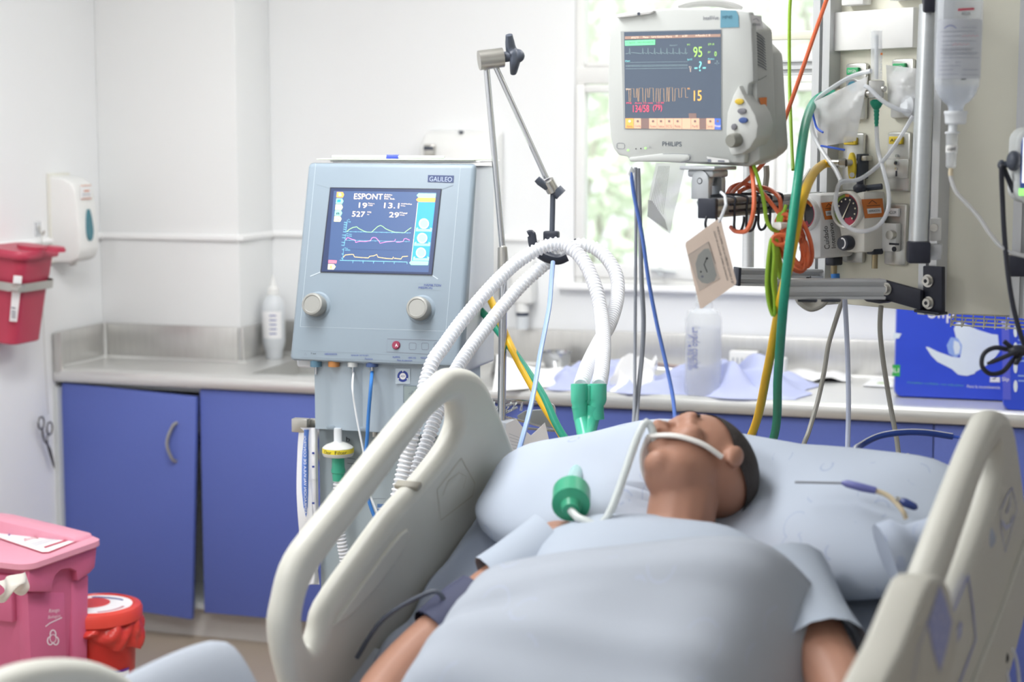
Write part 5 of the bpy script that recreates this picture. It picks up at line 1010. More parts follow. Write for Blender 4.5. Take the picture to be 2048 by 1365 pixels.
for st,x0,y0,x1,y1,m in (('95',784,356,850,434,dl),('-?-',792,466,878,542,dc_),('15',788,688,846,766,da),('134/58',326,798,448,852,dr2),('(79)',478,796,546,850,dr2),('0',944,392,960,428,dl),('-?-',946,460,980,492,dg),('FC',738,334,760,346,dl),('SpO2',738,446,774,462,dc_),('ST-II',896,330,940,344,dl),('EV',896,390,914,404,dl),('Pulso',896,442,942,454,dc_),('Pleti',268,458,302,470,dc_),('Normal II',606,340,660,350,dg),('Resp',272,672,306,684,dcr),('FR',740,668,758,680,da),('PNI   Auto 15 min   12:40',276,776,560,788,dr2)): b.gly4(st,(c2(x0,y1),c2(x1,y1-2),c2(x1,y0-2),c2(x0,y0)),m,-.0020)
b.poly(q((895,460),(912,459),(912,480),(895,481)),scr('mon_heart',(240,170,140)),-.002)
b.line(q((752,505),(766,505),(762,548),(757,520),(752,505)),.6,dcr,-.002)
b.poly(q((268,898),(944,898),(944,982),(268,974)),d4,-.0018); b.poly(q((270,898),(330,898),(330,974),(270,973)),d5,-.0021); b.poly(q((944,898),(992,898),(993,984),(946,983)),d6,-.0021); b.poly(q((386,898),(446,898),(446,976),(388,975)),dbr,-.0021); b.poly(q((830,898),(880,898),(880,980),(832,980)),dbr,-.0021); b.poly(q((748,860),(806,860),(808,896),(750,896)),dbr,-.0018)
for x in (332,388,447,508,568,632,696,764,830,880): b.line(q((x,898),(x,978)),.5,dbr,-.0024)
for i,x in enumerate((300,362,478,538,600,664,796,912,968)): b.gly4(('Alarma','Config','Paciente','Tendencia','ECG','Medida','Perfil','Sonido','Principal')[i],(c2(x-22,968),c2(x+22,969),c2(x+22,948),c2(x-22,947)),dbr if i<8 else dcr,-.0026); b.disc(*c2(x,920),2.6,2.6,dbr if i!=0 else dcr,-.0026,n=8)
b.build('screen',PM)
b=MB(M_ink,MF); b.gly4('IntelliVue',(c2(858,152),c2(974,148),c2(974,118),c2(860,122)),M_inkg,-.0008); tape=mat('blue_tape',(106,158,178),.5,var=.05); b.poly(q((990,78),(1108,80),(1126,120),(1130,206),(988,212)),tape,-.0010); b.gly4('MP40',(c2(1004,146),c2(1078,143),c2(1078,116),c2(1004,119)),mat('faded_teal_ink',(76,118,138),.5),-.0016)
b.gly4('PHILIPS',(c2(548,1108),c2(694,1112),c2(694,1076),c2(548,1074)),mat('slate_lettering',(78,88,102),.4),-.0008)
b.line(q((205,1090),(215,1086),(250,1086),(262,1095),(262,1122),(252,1130),(212,1128),(203,1118)),.8,M_inkg,-.0008,closed=True)
lg=mat('green_led',(150,240,120),.4,emit=1.); b.disc(*c2(288,1140),2,2,lg,-.001); b.disc(*c2(420,1125),2,2,lg,-.001); b.disc(*c2(348,1130),1.2,1.2,M_ink,-.001); b.disc(*c2(385,1127),1.2,1.2,M_ink,-.001); b.line(q((445,1122),(465,1122),(455,1108)),.6,M_inkg,-.001,closed=True)
b.poly(q((884,1188),(1052,1212),(1056,1234),(900,1232)),mat('sticker_grey',(222,222,220),.4),-.0052); b.poly(q((892,1208),(918,1208),(918,1232),(894,1230)),M_inkg,-.0058); b.poly(q((970,1216),(1020,1218),(1020,1230),(970,1228)),M_inkg,-.0058)
b.line(q((552,1168),(640,1168),(750,1172),(766,1188),(764,1205),(740,1220),(690,1230)),.9,M_inkg,-.0048)
b.build('printed_markings',PM)
b=MB(mat('pod_pale_grey',(200,202,198),.42,var=.01),MF); pod=((1155,640),(1190,720),(1240,800),(1280,870),(1302,950),(1290,1040),(1240,1120),(1180,1165),(1095,1180),(1072,1110),(1056,1000),(1066,850),(1110,720)); b.prism([mp(*p) for p in pod],'y',-.012,.04,.005,2); b.build('control_pod',PM)
for x,y,rx,ry,m in ((1137,770,33,22,mat('yellow_key',(214,182,60),.4)),(1157,842,33,22,mat('grey_key',(122,122,128),.4)),(1167,912,33,22,mat('blue_key',(66,90,146),.4)),(1097,962,20,24,mat('grey_key',(122,122,128),.4))):
    k=MB(m,MF); k.prism([mp(x+rx*math.cos(2*PI*i/24),y+ry*math.sin(2*PI*i/24),-.012) for i in range(24)],'y',-.0155,-.011,.001); k.build('key',PM)
b=MB(mat('grey_dial',(140,140,132),.5),MF); cxk,czk=mp(1110,1062,-.015); b.lathe([(.0125,.010),(.0135,.016),(.013,.03),(.011,.034),(0,.034)],Matrix.Translation((cxk,0,czk))@Matrix.Rotation(PI/2,4,'X')); b.build('dial',PM)
# right side slats and labels
xs=max(mp(*p)[0] for p in out[5:11]); MS=MF@Matrix.Translation((bx1-.004,0,0))@Matrix.Rotation(PI/2,4,'Z'); mi=MF.inverted()@MS
b=MB(M_dark,MS)
for k in range(12): b.line([c2(1222+k*1.6,236+k*21),c2(1262+k*1.5,246+k*22.5),c2(1300+k*1.6,272+k*22.0),c2(1326+k*1.2,300+k*21)],1.7,M_dark,-.0012)
b.line([c2(1242,612),c2(1290,604),c2(1340,574)],.8,M_ink,-.0014)
b.build('vent_slats',PM,mi); b=MB(M_label,MS); b.poly(q((1222,112),(1300,120),(1312,222),(1225,214)),M_label,-.002)
for i in range(7): b.line([c2(1234+i*9,178),c2(1236+i*9,196)],.8,M_inkg,-.0026)
b.line([c2(1235,150),c2(1262,140),c2(1285,162)],.8,M_inkg,-.0026)
b.build('asset_label',PM,mi); b=MB(M_orange,MS); b.poly(q((1282,742),(1342,738),(1336,905),(1300,900),(1296,800)),M_orange,-.0016); b.poly(q((1298,835),(1338,832),(1336,878),(1300,880)),M_label,-.002); b.line([c2(1302,860),c2(1334,857)],1.2,M_ink,-.0024)
b.build('orange_label',PM,mi)
# swivel neck
NK=thing('monitor_swivel','metal swivel mount between the monitor and the aluminium beam','swivel mount',Matrix.Translation(at(1415,398,3.25))); ni=NK.matrix_world.inverted(); nd=3.28
n_=lambda x,y,d=nd: ni@at(x,y,d)
nm=mat('cast_satin_metal',(190,194,198),.32,.6,var=.04)
fr=ni@yaw(at(1416,336,nd),-26)
MB(nm).box((0,0,0),(.082,.07,.007),.002).box((.0,0,-.010),(.06,.05,.014),.004).build('top_plate',NK,fr)
b=MB(nm); b.tube([n_(1413,345),n_(1412,372)],[.016,.0135],20); b.build('stem',NK)
fr=ni@yaw(at(1417,368,nd),-26)
b=MB(nm); pr=[(-.02,-.028),(.02,-.028),(.02,.004)]+[(.02*math.cos(a),.006+.02*math.sin(a)) for a in [PI*i/10 for i in range(11)]]
for y in (-.021,.021): b.prism(pr,'y',y-.006,y+.006,.001)
b.m(M_ink).cyl((.0,-.0275,.006),(.0,-.0268,.006),.006); b.m(nm).cyl((0,-.028,.006),(0,-.0265,.006),.0045); b.build('yoke',NK,fr)
MB(nm).lathe([(0,-.012),(.02,-.012),(.022,-.004),(.018,.004),(0,.004)],fr@Matrix.Translation((0,0,-.028)) if False else Matrix.Translation((0,0,-.03))).build('foot',NK,fr)
# ================================================================ drip bottle, pump, knotted cable
ID=3.05; IF=yaw(at(1912,230,ID),17.4)
IV=thing('drip_bottle','clear water bottle hanging upside down in front of the grey pendant side','drip bottle',IF)
MB(M_nickel).tube([IF.inverted()@at(1921,-40,ID),IF.inverted()@Vector((at(1921,-40,ID).x,at(1921,-40,ID).y,ZC-.002))],.003,8).build('hanger_wire',IV)
def axis(y): return 1919-(y)*.032
def bl(prof,m,name,n=40,caps=False,sq=.72):
    rings=[]
    for y,r in prof:
        c=fp(IF,axis(y),y); rr_=r*ID/F; rings.append([(c.x+rr_*math.cos(2*PI*j/n),sq*rr_*math.sin(2*PI*j/n),c.z) for j in range(n)])
    return MB(m).ring_loft(rings,caps).build(name,IV)
M_pet=mat('clear_bottle_plastic',(226,232,240),.12,alpha=.34,var=.02); M_wat=mat('bottle_water',(214,222,236),.08,alpha=.34,var=.01)
bl([(-60,46),(0,47),(60,47),(120,46.5),(158,46),(175,44),(190,38),(203,28),(210,18),(218,15),(226,15)],M_pet,'bottle')
bl([(172,42),(190,36),(203,26),(210,16),(222,13.5)],M_wat,'water',caps=True)
bl([(222,23),(228,23.5),(230,22),(246,21),(249,18)],M_milk,'cap',caps=True,sq=1)
def wr(px,py,dl=0):
    c=fp(IF,axis(py),py); q_=fp(IF,px,py); r=47*ID/F; t=max(-.98,min(.98,(q_.x-c.x)/r)); return (q_.x,-.72*r*math.sqrt(1-t*t)-.0008-dl,q_.z)
lb=MB(mat('bottle_label_film',(196,200,210),.3,alpha=.6,var=.02))
lb.grid(lambda u,v: wr(1873+u*88-v*4,40+v*118),14,6)
def wl(x0,y0,x1,y1,h,m): lb.m(m).grid(lambda u,v: wr(x0+(x1-x0)*u,y0+(y1-y0)*u+h*(v-.5),.0008),10,1)
def wt_(st,x0,y0,x1,y1,m):
    v,f=text_mesh(st); ax=min(p.x for p in v); bx=max(p.x for p in v); ay=min(p.y for p in v); by=max(p.y for p in v); lb.m(m).add([wr(x0+(x1-x0)*(p.x-ax)/(bx-ax),y1+(y0-y1)*(p.y-ay)/(by-ay),.0008) for p in v],f)
wl(1907,22,1940,20,4.5,mat('crimson_bar',(196,64,88),.4)); wt_('AGUA',1914,26,1932,33,M_ink); wt_('esteril',1917,35,1927,37,M_inkg)
lb.m(M_inkb).grid(lambda u,v: wr(1882+22*u,58-6*math.sin(PI*u)+1.2*v,.0008),10,1); wt_('HOSPITAL DE NINOS',1914,56,1945,58.5,M_inkg)
for y,x0,x1 in ((65,1876,1942),(74,1878,1912),(84,1878,1944),(92,1878,1900),(99,1876,1940),(107,1876,1950),(117,1876,1952),(125,1876,1890),(126,1902,1912),(133,1874,1912),(141,1874,1898),(141,1916,1950),(150,1873,1908),(151,1914,1950),(102,1878,1936),(110,1880,1946)): wl(x0,y,x1,y-.5,.8,M_inkg)
for y,x0,x1 in ((75,1915,1950),(92,1896,1930)): 
    lb.m(mat('red_script',(190,110,120),.5)).grid(lambda u,v: wr(x0+(x1-x0)*u,y-2+1.6*math.sin(u*26)+.8*v,.0008),40,1)
wl(1913,160,1923,159,2,M_ink); lb.build('label',IV)
b=MB(M_milk); ii=IF.inverted(); iv=lambda x,y,d=ID: ii@at(x,y,d)
b.tube([iv(1906,248),iv(1905,265)],.0075,14); b.tube([iv(1904.5,264),iv(1904.5,268)],.0125,18); b.build('spike',IV)
b=MB(M_clear); b.tube([iv(1904,268),iv(1903,300),iv(1902,334),iv(1902,337)],[.0105,.0098,.009,.006],18); b.m(mat('strip_tape',(236,236,234),.5,alpha=.8)).tube([iv(1903.6,292),iv(1903,306)],[.0104,.0102],18,caps=False); b.m(M_ink)
for i in range(5): b.box(iv(1896+i*3.4,299-i*.3,ID-.0108),(.0012,.0006,.005))
b.build('drip_chamber',IV)
b=MB(mat('amber_connector',(222,208,178),.35,alpha=.8)); b.tube([iv(1902,336),iv(1901,352)],.0042,12); b.build('connector',IV)
b=MB(mat('glossy_clear_tubing',(232,234,236),.15,alpha=.6)); b.tube(smooth_pts([iv(*p) for p in ((1901,350,3.05),(1904,365,3.05),(1915,388,3.05),(1938,412,3.05),(1960,438,3.05),(1980,468,3.05),(2003,494,3.05),(2030,508,3.05),(2070,516,3.05))],6),.0036,10); b.build('drip_tubing',IV)
UF=yaw(at(2090,330,3.02),10); UP_=thing('infusion_pump','grey and blue infusion pump clamped at the right edge','infusion pump',UF)
a0=fp(UF,2028,408); a1=fp(UF,2160,254); 
b=MB(M_greyw,UF); b.prism(rrect(a0.x,a0.z,a1.x,a1.z,.025,6),'y',0,.09,.008,3); b.build('case',UP_)
b=MB(mat('pump_blue',(66,92,172),.4),UF); b.prism(rrect(a0.x+.009,a0.z+.012,a1.x-.009,a1.z-.009,.02,6),'y',-.003,.002,.001); b.build('fascia',UP_)
b=MB(scr('pump_white',(236,240,244),1.0),UF); q0=fp(UF,2043,366); q1=fp(UF,2140,275); b.box(((q0.x+q1.x)/2,-.0038,(q0.z+q1.z)/2),(q1.x-q0.x,.0012,q1.z-q0.z)); b.m(lg).box((fp(UF,2042,388).x+.006,-.004,fp(UF,2042,384).z),(.02,.002,.012)); b.build('display',UP_)
b=MB(M_dark); b.ball(fp(UF,2027,322),(.012,.02,.018)); b.cyl(fp(UF,2024,325,.03),fp(UF,2004,332,.03),.006); b.ball(fp(UF,2003,330,.03),(.007,.007,.009)); b.build('clamp_screw',UP_)
c=at(2050,532,3.25); b=MB(M_bk).box((0,0,0),(.062,.04,.038),.003).build('black_clamp',fr=yaw(c,10)); tag(b,'black square clamp on the right-hand post below the pump','clamp')
KC=thing('knotted_cable','black power cable tied in a bow at the right edge','cable',Matrix.Translation(at(2030,708,3.05))); ki=KC.matrix_world.inverted(); kk=lambda *p:[ki@at(x,y,d) for x,y,d in p]
b=MB(M_bc); b.tube(smooth_pts(kk((2028,385,3.05),(2014,352,3.05),(2005,334,3.04),(2003,345,3.04),(2005,400,3.05),(2008,460,3.05),(2014,530,3.05),(2022,590,3.05),(2034,645,3.05),(2050,695,3.05),(2060,720,3.05)),6),.0046,8); b.build('lead',KC)
b=MB(M_bc); b.tube(smooth_pts(kk((2046,700,3.04),(2020,700,3.03),(1990,696,3.03),(1968,708,3.03),(1964,732,3.03),(1980,748,3.03),(2005,744,3.03),(2025,722,3.03),(2046,698,3.04)),6),.0042,8); b.tube(smooth_pts(kk((2055,700,3.02),(2030,706,3.01),(2005,716,3.01),(1975,728,3.01)),5),[.0042]*14+[.003]*2,8); b.tube(smooth_pts(kk((2008,683,3.02),(2022,694,3.02),(2040,702,3.02)),5),.0042,8); b.tube(smooth_pts(kk((2046,705,3.02),(2034,722,3.02),(2032,728,3.02),(2040,716,3.02)),5),.0042,8); b.ball(ki@at(2036,702,3.02),(.018,.012,.010)); b.build('bow',KC)
WB=thing('wire_basket','white wire basket under the pendant in front of the blue nappy packs','basket',Matrix.Translation(at(1980,640,3.35))); wi=WB.matrix_world.inverted(); 
M_wire=mat('white_coated_wire',(226,226,216),.4)
P0=at(1903,627,3.43); P1=P0+Vector((.52,-.02,-.0)); 
b=MB(M_wire)
for k in range(4): 
    z=-.006*k-.001*k; b.tube([wi@(P0+Vector((0,-.005*k,z))),wi@(P1+Vector((0,-.005*k,z-.012)))],.0016,6)
for i in range(26):
    t=i/25; p=P0.lerp(P1,t); b.tube([wi@(p+Vector((0,-.0,.002))),wi@(p+Vector((0,-.017,-.024-.012*t)))],.0014,6); b.tube([wi@(p+Vector((0,-.017,-.024-.012*t))),wi@(p+Vector((0,.14,-.024-.012*t)))],.0014,6)
for s_ in (0,1): 
    p=(P0,P1)[s_]; b.tube([wi@p,wi@(p+Vector((0,.14,0)))],.002,6); b.tube([wi@(p+Vector((0,.14,0))),wi@(p+Vector((0,.14,-.03)))],.002,6)
b.tube([wi@(P0+Vector((.02,.14,0))),wi@(P0+Vector((.02,.14,.06)))],.002,6); b.tube([wi@(P0+Vector((.3,.14,0))),wi@(P0+Vector((.3,.14,.06)))],.002,6); b.tube([wi@(P0+Vector((0,.14,0))),wi@(P1+Vector((0,.14,0)))],.002,6); b.build('mesh',WB)
# basket and papers hung on the ventilator's side
SBK=thing('side_basket','wire side basket with a grey flap beside the foot of the support pole','basket',Matrix.Translation(at(1060,850,4.1))); bi=SBK.matrix_world.inverted(); bb=lambda x,y,d=4.1: bi@at(x,y,d)
b=MB(M_chrome); b.tube(smooth_pts([bb(980,800),bb(1040,802),bb(1095,808),bb(1108,818),bb(1110,845)],5),.004,8); b.tube([bb(980,818,4.05),bb(1030,808,4.05)],.003,8); b.tube([bb(980,832,4.02),bb(1012,826,4.02),bb(1035,815,4.02)],.003,8)
for i in range(6): b.tube([bb(978+i*11,802+i,4.12),bb(972+i*10,832-i*2,4.0)],.002,6)
b.tube(smooth_pts([bb(1048,800),bb(1044,808),bb(1042,822)],4),.003,8); b.tube([bb(1010,834),bb(1070,850),bb(1128,866)],.0028,8); b.tube([bb(972,832,4.0),bb(972,850,4.0),bb(1108,862,4.1)],.003,8); b.build('wire_frame',SBK)
b=MB(mat('grey_flap_plastic',(190,196,198),.4)); fr=yaw(at(1070,838,4.12),10); b.prism([(fp(fr,x,y).x,fp(fr,x,y).z) for x,y in ((1034,832),(1050,822),(1100,818),(1106,830),(1108,856),(1060,848),(1040,845))],'y',-.004,.004,.002); b.build('flap',SBK,bi@fr)
fr=yaw(at(1050,910,3.96),17); PA=MB(mat('printed_sheet',(228,228,232),.6,var=.02),fr); Pq=[fp(fr,x,y) for x,y in ((1012,848),(1032,838),(1050,862),(1062,872),(1090,846),(1098,880),(1040,960),(1000,955))]; PA.prism([(p.x,p.z) for p in Pq],'y',0,.003)
for i in range(14): PA.line([(1018+i*1.0,868+i*7),(1044+i*2.2-(i*i*.14),878+i*6.0)],.8,M_inkp,-.001)
PA=PA.build('printed_papers',fr=fr); tag(PA,'tilted printed papers hanging from the side basket by the pole','papers')
# ================================================================ hospital bed (back section raised 26 degrees, heading slightly right of the room's depth)
LT=at(930,745,3.21); RTP=at(1990,830,2.73); an=math.radians(10.1); inc=math.radians(26.4)
HD=Vector((math.sin(an),math.cos(an),0)); NN=Vector((math.cos(an),-math.sin(an),0)); UU=HD*math.cos(inc)+Vector((0,0,math.sin(inc))); WW=-HD*math.sin(inc)+Vector((0,0,math.cos(inc)))
MID=(LT+RTP)/2; MID.z=LT.z; WS=-.275        # WS: mattress surface below the rail-top line
HIN=-.80                                     # hinge
def cols(x,y,z,o): return Matrix(((x.x,y.x,z.x,o.x),(x.y,y.y,z.y,o.y),(x.z,y.z,z.z,o.z),(0,0,0,1)))
BF_=cols(NN,UU,WW,MID)                       # local: x across, y up the slope, z off the mattress
def B(u,x,w): return BF_@Vector((x,u,w))
HP=B(HIN,0,WS); FF=cols(NN,HD,Vector((0,0,1)),HP)   # flat seat and leg section
M_rail=mat('bed_rail_beige',(200,199,190),.42,var=.015); M_deck=mat('bed_frame_grey',(190,192,190),.45,.2,var=.03)
BED=thing('hospital_bed','beige hospital bed with raised back and moulded side rails','bed',Matrix.Translation(Vector((HP.x,HP.y,0))))
BI=BED.matrix_world.inverted()
outer=[(-.665,.015),(-.60,.055),(-.48,.060),(-.31,.062),(-.168,.060),(-.09,.053),(-.05,.042),(.005,.002),(.035,-.042),(.052,-.105),(.066,-.185),(.082,-.26),(.095,-.31),(.085,-.37),(.0,-.42),(-.3,-.44),(-.55,-.44),(-.66,-.40),(-.715,-.28),(-.715,-.12),(-.70,-.03)]
slot=[(-.076,-.014),(-.116,.004),(-.19,.012),(-.28,.008),(-.38,.003),(-.47,0),(-.57,-.002),(-.62,-.02),(-.648,-.055),(-.645,-.10),(-.615,-.095),(-.57,-.066),(-.43,-.058),(-.335,-.056),(-.24,-.064),(-.145,-.066),(-.095,-.056),(-.078,-.038)]
v,f=curve_solid([outer,slot],.046,.0215,4,4)
def rail_part(org,name):
    fr=cols(UU,WW,NN,org); b=MB(M_rail); b.add(v,f); return b.build(name,BED,BI@fr,smooth=50),fr
lo_,LF=rail_part(LT,'side_rail')
ro_,RF_=rail_part(RTP,'side_rail')
# left rail: inner details
def rp(fr_org,x,y,side):   # pixel -> rail plane (u,w) on the plane shifted by side along NN
    o=fr_org+NN*side; r=ray(x,y); t=(o-EYE).dot(NN)/r.dot(NN); q=EYE+r*t-fr_org; return (q.dot(UU),q.dot(WW))
def rpoly(b,fr_org,pts,side,m): b.m(m); b.flat([(u,w,side) for u,w in [rp(fr_org,x,y,side) for x,y in pts]])
def rline(b,fr_org,pts,w,side,m,closed=False):
    P=[rp(fr_org,x,y,side) for x,y in pts]; b.m(m); n=len(P); vs=[]
    for i,p in enumerate(P):
        a_=P[(i-1)%n] if closed else P[max(i-1,0)]; c_=P[(i+1)%n] if closed else P[min(i+1,n-1)]; d=Vector((c_[0]-a_[0],c_[1]-a_[1])); d=d.normalized() if d.length else Vector((1,0)); vs+=[(p[0]-d.y*w/2,p[1]+d.x*w/2,side),(p[0]+d.y*w/2,p[1]-d.x*w/2,side)]
    b.add(vs,[(2*i,2*i+1,2*((i+1)%n)+1,2*((i+1)%n)) for i in range(n if closed else n-1)])
M_rl=mat('rail_moulding_line',(186,182,168),.5)
b=MB(M_rl); cp7=lambda x,y:(560+x*.4874,700+y*.4874)
rline(b,LT,[cp7(*p) for p in ((745,445),(800,550),(790,600),(660,700),(645,575))],.003,.0236,M_rl,True); rline(b,LT,[cp7(*p) for p in ((668,600),(690,540),(735,505),(765,520),(752,570))],.002,.0236,M_rl)
b.build('moulded_outline',lo_)
b=MB(mat('notch_shadow_tone',(150,146,134),.5)); u,w=rp(LT,815,968,0); b.box((u,w-.004,.0),(.018,.010,.049),.003); b.build('notch_shade',lo_)  # small darker block painted as the shadow of a notch in the rail
v2,f2=curve_solid([[rp(LT,*cp7(*p),.02) for p in ((480,755),(515,780),(420,930),(290,1080),(215,1130),(240,1080))]],.012,.004,2,3)
b=MB(M_rail).add([Vector((p.x,p.y,p.z+.022)) for p in v2],f2); b.build('raised_panel',lo_,smooth=50)
# right rail: outer control pod, decals, lower flange
S_=.0232
pod=[rp(RTP,x,y,.05) for x,y in ((1748,1400),(1796,1300),(1830,1215),(1853,1162),(1868,1154),(1882,1156),(1894,1180),(1906,1235),(1911,1285),(1890,1370),(1870,1440),(1760,1460))]
v3,f3=curve_solid([pod],.05,.008,2,2); b=MB(mat('pod_beige',(192,190,180),.42,var=.015)).add([Vector((p.x,p.y,p.z+.030)) for p in v3],f3); pod_=b.build('control_pod',ro_,smooth=50)
M_dec=mat('periwinkle_decal',(150,156,200),.5,var=.05); M_dec2=mat('pale_decal',(186,190,214),.5)
b=MB(M_dec); sp_=.0558
rpoly(b,RTP,[(1880,1170),(1893,1205),(1904,1245),(1897,1282),(1880,1345),(1866,1300),(1856,1246)],sp_,M_dec)
for x,y,l in ((1868,1232,8),(1874,1212,10),(1884,1228,10),(1892,1240,8),(1872,1268,10),(1888,1272,9),(1880,1300,9)): rline(b,RTP,[(x,y),(x-3,y+l)],.006,sp_+.0006,M_dec2)
rline(b,RTP,[(1858,1240),(1836,1300),(1826,1365)],.003,sp_,M_dec); b.build('keypad_decal',pod_)
b=MB(M_dec)
rline(b,RTP,[(1906,1226),(1937,1152),(1946,1220),(1952,1280),(1937,1320),(1918,1370)],.008,S_+.0008,M_dec); rpoly(b,RTP,[(1921,1242),(1925,1250),(1922,1272),(1908,1304),(1903,1296),(1912,1264)],S_+.0008,M_dec); rpoly(b,RTP,[(1920,1250),(1922,1256),(1908,1296),(1906,1290)],S_+.0014,M_dec2)
b.build('angle_decal',ro_); b=MB(M_dec); rline(b,RTP,[(2025,976),(2034,1020),(2011,1105),(2001,1050),(2001,1020),(2015,990)],.003,S_+.0008,M_dec,True); rline(b,RTP,[(2022,992),(2020,1008),(2013,1028)],.004,S_+.0012,M_dec); rline(b,RTP,[(2004,1044),(2012,1056),(2020,1052),(2027,1032)],.008,S_+.0012,M_dec2); 
b.build('dial_decal',ro_)
v4,f4=curve_solid([[rp(RTP,x,y,.02) for x,y in ((2036,1098),(2048,1075),(2060,1090),(2030,1230),(2008,1310),(1985,1400),(1930,1400),(1950,1330),(1992,1225))]],.016,.005,2,2)
b=MB(M_rail).add([Vector((p.x,p.y,p.z+.022)) for p in v4],f4); b.build('lower_flange',ro_,smooth=50)
# foot rail on the left
ft=[(-1.60,.535),(-1.40,.437),(-1.25,.362),(-1.174,.327),(-1.128,.300),(-1.077,.260),(-1.028,.206),(-.995,.143),(-.985,.06),(-1.03,.02),(-1.12,.05),(-1.40,.19),(-1.62,.30),(-1.66,.42)]
v5,f5=curve_solid([ft],.046,.0215,4,3); b=MB(M_rail).add(v5,f5); b.build('foot_rail',BED,BI@cols(UU,WW,NN,LT),smooth=50)
b=MB(M_rail).add(v5,f5); b.build('foot_rail',BED,BI@cols(UU,WW,NN,RTP),smooth=50)
# deck and undercarriage
b=MB(M_deck); b.box((0,(HIN+.10)/2-.0,WS-.175),(.86,.10-HIN,.05),.01); b.build('back_deck',BED,BI@BF_)
b=MB(M_deck); b.box((0,-.66,-.175),(.86,1.30,.05),.01); b.build('leg_deck',BED,BI@FF)
b=MB(M_deck); b.box((0,-.3,-HP.z+.16),(.7,1.7,.07),.015); 
for y in (-.9,.3): b.box((0,y,-.40+.05),(.3,.10,.34),.02)
for x in (-.32,.32):
    for y in (-1.05,.45): b.m(M_dark).cyl((x-.02,y,-HP.z+.065),(x+.02,y,-HP.z+.065),.065).m(M_deck); b.cyl((x,y,-HP.z+.07),(x,y,-HP.z+.15),.02)
for x in (-.44,.44): b.box((x,.34,-.10),(.03,.06,.30),.01); b.box((x,-.75,-.02),(.03,.06,.26),.01)
b.build('undercarriage',BED,BI@FF)
# sheet fabric with faint leaf marks
def sheet_mat(name,rgb,mark,sc_=13.):
    m=mat(name,rgb,.75,var=.03,scale=5,spec=.2); nt=m.node_tree; N,L=nt.nodes,nt.links; bs=N['Principled BSDF']
    old=bs.inputs['Base Color'].links[0].from_socket
    tc=N.new('ShaderNodeTexCoord'); vo=N.new('ShaderNodeTexVoronoi'); vo.inputs['Scale'].default_value=sc_; mp=N.new('ShaderNodeMapping'); mp.inputs['Scale'].default_value=(1.5,.9,1)
    L.new(tc.outputs['Object'],mp.inputs['Vector']); L.new(mp.outputs['Vector'],vo.inputs['Vector'])
    a_=N.new('ShaderNodeMath'); a_.operation='SUBTRACT'; a_.inputs[1].default_value=.34; L.new(vo.outputs['Distance'],a_.inputs[0])
    c_=N.new('ShaderNodeMath'); c_.operation='ABSOLUTE'; L.new(a_.outputs[0],c_.inputs[0]); d_2=N.new('ShaderNodeMath'); d_2.operation='LESS_THAN'; d_2.inputs[1].default_value=.018; L.new(c_.outputs[0],d_2.inputs[0])
    nz=N.new('ShaderNodeTexNoise'); nz.inputs['Scale'].default_value=18; L.new(tc.outputs['Object'],nz.inputs['Vector']); g_=N.new('ShaderNodeMath'); g_.operation='GREATER_THAN'; g_.inputs[1].default_value=.54; L.new(nz.outputs['Fac'],g_.inputs[0])
    mu=N.new('ShaderNodeMath'); mu.operation='MULTIPLY'; L.new(d_2.outputs[0],mu.inputs[0]); L.new(g_.outputs[0],mu.inputs[1])
    mx=N.new('ShaderNodeMixRGB'); L.new(mu.outputs[0],mx.inputs['Fac']); L.new(old,mx.inputs['Color1']); mx.inputs['Color2'].default_value=(*[lin(k) for k in mark],1); L.new(mx.outputs[0],bs.inputs['Base Color'])
    return m
M_sheet=sheet_mat('blue_grey_bed_linen',(172,181,197),(158,168,192)); M_blan=sheet_mat('pale_grey_top_sheet',(166,172,182),(168,175,190),9.); M_pil=sheet_mat('pillow_linen',(180,189,203),(164,174,196))
# mattress under its fitted sheet
MT=thing('mattress','mattress in a pale blue grey fitted sheet on the raised bed','mattress',BF_)
mi_=BF_.inverted()
b=MB(M_sheet); b.box((0,(HIN+.13)/2,WS-.075),(.90,.13-HIN,.148),.045,4); b.build('back_section',MT,smooth=60)
b=MB(M_sheet); b.box((0,-.66,-.075),(.90,1.36,.148),.045,4); b.build('leg_section',MT,mi_@FF,smooth=60)
rnd=random.Random(8); ph=[(rnd.uniform(6,24),rnd.uniform(-16,16),rnd.uniform(0,6)) for _ in range(8)]
def wrk(x,y,s=1.): return s*sum(math.sin(a_*x+b_*y+c_) for a_,b_,c_ in ph)/8
# rumpled sheet edges spilling over both sides
def spill(side):
    b=MB(M_sheet)
    def fn(p,q):
        u=.10-.72*p; k=q; x=side*(.36+.105*math.sin(k*PI*.55)); w=WS+.012+.035*math.sin(PI*k)*(1+.6*wrk(u*2,k))+.018*wrk(u*1.5,side)-.10*max(0,k-.55)/.45
        return (x+.008*wrk(u*2,k*2),u,w)
    b.grid(fn,60,14); return b.build('sheet_edge',MT,smooth=60)
spill(-1); spill(1)
